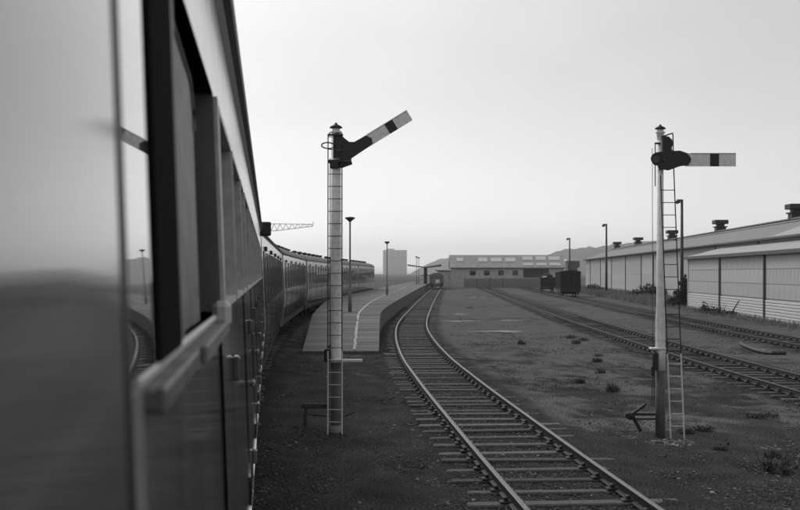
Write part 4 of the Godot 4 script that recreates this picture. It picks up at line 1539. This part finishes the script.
func plants() -> void:
	var r := RandomNumberGenerator.new()
	r.seed = 99
	var bush_list := [
		[24.3, 92.6, [[Vector3(0, 1.2, 0), 1.0, 1.2], [Vector3(-0.9, 0.8, 0.3), 0.9, 0.8], [Vector3(0.3, 2.2, 0), 0.7, 0.9], [Vector3(-0.5, 1.9, 0.2), 0.6, 0.8], [Vector3(-1.4, 0.4, 0.5), 0.8, 0.5]], 2200, 0.17, "dense dark bush at the corner of the lean-to store"],
		[26.5, 118.0, [[Vector3(0, 0.8, 0), 1.3, 0.9], [Vector3(1.2, 0.6, 0), 1.0, 0.7], [Vector3(-1.3, 0.5, 0.2), 1.0, 0.6]], 1200, 0.18, "low spreading bush against the pale wall of the goods shed"],
		[26.4, 152.0, [[Vector3(0, 0.7, 0), 1.0, 0.7], [Vector3(0.8, 0.5, 0), 0.7, 0.5]], 400, 0.2, "small bush by the shed wall near the wagon"],
		[21.6, 78.0, [[Vector3(0, 0.25, 0), 0.7, 0.28], [Vector3(-0.3, 0.4, 0.2), 0.35, 0.4], [Vector3(0.3, 0.2, 0.9), 0.5, 0.25]], 300, 0.10, "scrubby weeds growing against the white weatherboards"],
		[21.2, 73.5, [[Vector3(0, 0.2, 0), 0.7, 0.22], [Vector3(0.2, 0.2, 1.4), 0.5, 0.22]], 200, 0.10, "low straggling scrub beside the lean-to wall"]]
	for b in bush_list:
		var t := thing("bush", b[5], "bush", P(b[0], 0, b[1]))
		var st := start()
		for k in 5:
			var a := TAU * k / 5.0
			tube(st, [Vector3(cos(a) * 0.05, -0.1, sin(a) * 0.05), Vector3(cos(a) * 0.25, 0.4, sin(a) * 0.25), Vector3(cos(a) * 0.4, 0.8, sin(a) * 0.4)], [0.03, 0.02, 0.008], 5)
		build("stems", st, mats.sleeper_dark, t)
		var o := build("foliage", leaf_cloud(b[2], b[3], b[4], r), mats.leaf_dark, t)
		o.set_meta("kind", "stuff")
	# a bare leaning stick in the scrub
	var stick := start()
	tube(stick, [Vector3(-0.1, -0.1, 0), Vector3(0.15, 0.5, 0.05), Vector3(0.5, 1.1, 0.1)], [0.05, 0.045, 0.03], 6)
	var so := build("leaning_stake", stick, mats.sleeper_dark)
	so.position = P(21.0, 0, 70.5)
	tag(so, "dark stake leaning in the scrub by the weatherboards", "stake")
	# rank grass along the shed
	var g := start()
	for k in 3600:
		var d := r.randf_range(92, 196)
		var x := wall_x(d, 2.8) - pow(r.randf(), 0.7) * 5.2
		if x < siding_line.at(d) + 2.2:
			continue
		blades(g, P(x, 0, d), 6, 0.75, 0.35, r, 0.035)
	for k in 500:
		var d := r.randf_range(52, 92)
		blades(g, P(wall_x(d, -0.15) - r.randf() * 1.6, 0, d), 6, 0.3, 0.3, r, 0.02)
	var go := build("rank_grass", g, mats.grass_dry)
	tag(go, "rank grass along the foot of the goods shed", "grass", "", "stuff")
	# thin weeds spread over the ash
	var th := start()
	var cl := FastNoiseLite.new()
	cl.seed = 77
	cl.frequency = 0.35
	cl.fractal_octaves = 4
	for k in 30000:
		var d := 8.0 + 60.0 * pow(r.randf(), 1.5)
		var x := r.randf_range(-3.0, 17.0)
		if x > 0.4 * d + 1.0 or cl.get_noise_2d(x, d) < 0.12 - 0.5 * pow(r.randf(), 4.0):
			continue
		var ok := true
		for c in [main_line.at(d), yard_line.at(d)]:
			if absf(x - c) < 1.2:
				ok = r.randf() < 0.1
		if x < main_line.at(d) - 1.3 and r.randf() < 0.5:
			ok = false
		if d > 38 and x < platform_right.at(d) + 0.3:
			ok = false
		if ok:
			blades(th, P(x, 0, d), 4, 0.05 + 0.12 * maxf(0.0, cl.get_noise_2d(x * 1.3, d + 40.0)), 0.12, r, 0.005)
	# ragged growth along the ramp end and the foot of the platform wall
	for k in 1500:
		var d := 39.4 + 50.0 * pow(r.randf(), 1.6)
		blades(th, P(platform_right.at(d) + 0.05 + absf(r.randfn()) * 0.14, -0.02, d), 5, 0.13, 0.1, r, 0.008)
	for k in 700:
		blades(th, P(r.randf_range(-3.6, -0.6), -0.02, 39.6 - absf(r.randfn()) * 0.35), 5, 0.08, 0.12, r, 0.007)
	var to := build("thin_weeds", th, mats.weed_mid)
	tag(to, "thin dry weeds scattered over the ash of the yard", "weeds", "", "stuff")
	# separate tufts that stand out
	for s in [[5.05, 26.4, 0.28, 0.16, "round dark weed tuft alone in the ash, left of the signal crank"], [4.6, 28.4, 0.16, 0.12, "little weed tuft just beyond the round tuft"], [5.6, 31.0, 0.18, 0.14, "low weed tuft in the ash behind the right signal, nearest of a straggling row"], [6.2, 35.0, 0.2, 0.16, "weed tuft in the middle of the straggling row behind the right signal"], [6.6, 37.0, 0.16, 0.16, "small weed tuft at the far end of the straggling row"], [7.0, 44.0, 0.25, 0.2, "bushy weed tuft beside the dark yard track"], [5.7, 17.0, 0.10, 0.14, "flat weed tuft at the edge of the pale chippings"], [5.25, 15.8, 0.55, 0.10, "tall thin weed stalks standing before the pale chippings"], [5.4, 15.6, 0.42, 0.16, "broad ragged weed clump at the foot of the tall stalks"], [6.9, 21.5, 0.14, 0.22, "spreading weed mat between the right signal ladder and the dark yard track"], [7.2, 21.7, 0.12, 0.2, "thin weed mat touching the spreading one by the dark yard track"], [5.0, 19.4, 0.15, 0.15, "weed tuft right beside the foot of the right signal ladder"], [5.4, 19.8, 0.14, 0.18, "weed tuft just behind the right signal ladder"], [4.8, 44.0, 0.2, 0.16, "lone weed tuft in front of the pale gravel strip"], [5.5, 88.0, 0.4, 0.3, "lone dark weed clump out between the two lines beyond the gravel strips"], [7.4, 48.0, 0.2, 0.25, "weed tuft beyond the bushy one beside the dark yard track"], [7.6, 46.0, 0.22, 0.2, "weed tuft between two others beside the dark yard track"], [5.1, 17.6, 0.09, 0.12, "tiny weed tuft growing through the pale chippings"]]:
		var st := start()
		blades(st, Vector3.ZERO, 90 if s[2] < 0.3 else 26, s[2], s[3], r, 0.008 if s[2] < 0.3 else 0.005)
		var l := leaf_cloud([[Vector3(0, minf(s[2], 0.25) * 0.35, 0), s[3] * 1.2, minf(s[2], 0.25) * 0.35]], 60, 0.04, r)
		l.generate_normals()
		st.append_from(l.commit(), 0, Transform3D.IDENTITY)
		var o := build("weed_tuft", st, mats.leaf_dark)
		o.position = P(s[0], -0.01, s[1])
		tag(o, s[4], "weed", "weed tufts in the yard")

# ------------------------------------------------------------------ small things
func litter() -> void:
	var r := RandomNumberGenerator.new()
	r.seed = 313
	# clinker and ballast stones
	var shape := start()
	var pts := []
	for k in 12:
		var y := 1.0 - 2.0 * (k + 0.5) / 12.0
		var a := k * 2.39996
		pts.append(Vector3(cos(a) * sqrt(1 - y * y), y * 0.7, sin(a) * sqrt(1 - y * y)) * r.randf_range(0.75, 1.1))
	var hull := ConvexPolygonShape3D.new()
	var top := Vector3(0.1, 0.75, 0)
	var rings := []
	for lv in [[0.85, 0.35], [1.0, -0.1], [0.7, -0.5]]:
		var ring := []
		for k in 6:
			var a: float = TAU * (k + 0.5 * lv[0]) / 6.0
			ring.append(Vector3(cos(a) * lv[0], lv[1], sin(a) * lv[0]) * r.randf_range(0.75, 1.15))
		rings.append(ring)
	for k in 6:
		var n := (k + 1) % 6
		tri(shape, top, rings[0][n], rings[0][k])
		for j in 2:
			quad(shape, rings[j + 1][k], rings[j][k], rings[j][n], rings[j + 1][n])
	var stone := finish(shape)
	var sm := StandardMaterial3D.new()
	sm.resource_name = "clinker"
	sm.vertex_color_use_as_albedo = true
	sm.roughness = 0.95
	var n_st := 75000
	var mm := MultiMesh.new()
	mm.transform_format = MultiMesh.TRANSFORM_3D
	mm.use_colors = true
	mm.mesh = stone
	mm.instance_count = n_st
	for k in n_st:
		var d := 8.0 + 46.0 * pow(r.randf(), 1.7)
		var half := 0.38 * d + 1.0
		var x := r.randf_range(-0.14 * d - 0.6, half)
		if k % 3 == 0:
			x = main_line.at(d) + r.randf_range(-1.6, 1.6)
		if d > 39.2 and x > platform_left.at(d) and x < platform_right.at(d):
			x += 6.0
		var s := r.randf_range(0.008, 0.022) * (1.0 if r.randf() < 0.94 else 1.9)
		var b := Basis.from_euler(Vector3(r.randf() * 0.6, r.randf() * TAU, r.randf() * 0.6)).scaled(Vector3(s, s * 0.7, s) )
		mm.set_instance_transform(k, Transform3D(b, P(x, -0.005, d)))
		var c := r.randf_range(0.02, 0.13) if r.randf() < 0.93 else r.randf_range(0.15, 0.36)
		mm.set_instance_color(k, Color(c, c, c))
	var mi := MultiMeshInstance3D.new()
	mi.name = "clinker_stones"
	mi.multimesh = mm
	mi.material_override = sm
	tag(mi, "loose clinker and ballast stones strewn over the yard", "stones", "", "stuff")
	add_child(mi)
	# pale broken stone and straw at the foot of the right signal
	var mm2 := MultiMesh.new()
	mm2.transform_format = MultiMesh.TRANSFORM_3D
	mm2.use_colors = true
	mm2.mesh = stone
	mm2.instance_count = 900
	for k in 900:
		var f := r.randf()
		var x := lerpf(3.9, 6.0, f) + r.randfn() * 0.15
		var d := lerpf(18.9, 17.4, f) + r.randfn() * 0.28
		if k % 4 == 0:
			x = 4.8 + r.randfn() * 1.0
			d = 15.2 + r.randfn() * 1.2
		var s := r.randf_range(0.006, 0.02)
		mm2.set_instance_transform(k, Transform3D(Basis.from_euler(Vector3(r.randf() * 0.5, r.randf() * TAU, 0)).scaled(Vector3(s * 1.5, s * 0.6, s)), P(x, 0.005, d)))
		var c := r.randf_range(0.1, 0.5) * (1.0 if k % 4 else 0.7)
		mm2.set_instance_color(k, Color(c, c, c))
	var mi2 := MultiMeshInstance3D.new()
	mi2.name = "pale_chippings"
	mi2.multimesh = mm2
	mi2.material_override = sm
	tag(mi2, "pale stone chippings strewn round the foot of the right signal ladder", "stones", "", "stuff")
	add_child(mi2)
	# bent length of old rail lying between the tracks
	var st := start()
	var path := []
	for p in [[13.35, 43.6], [13.1, 42.4], [12.9, 41.2], [12.77, 40.2], [12.68, 39.2], [12.68, 38.5], [12.8, 38.15], [13.0, 38.05], [13.2, 38.05]]:
		path.append(P(p[0], 0.07, p[1]))
	tube(st, path, [0.06, 0.06, 0.065, 0.07, 0.075, 0.08, 0.085, 0.085, 0.085], 7, false)
	var o := build("bent_rail", st, mats.iron_dark)
	tag(o, "dark bent length of old rail lying between the two straight tracks", "rail")
	st = start()
	box(st, Vector3.ZERO, Vector3(0.3, 0.05, 0.2), 0.015, Basis(Vector3.UP, 0.5))
	o = build("pale_stone", st, mats.concrete_block)
	o.position = P(13.1, 0.03, 40.3)
	tag(o, "pale flat stone lying in the crook of the bent old rail", "stone")
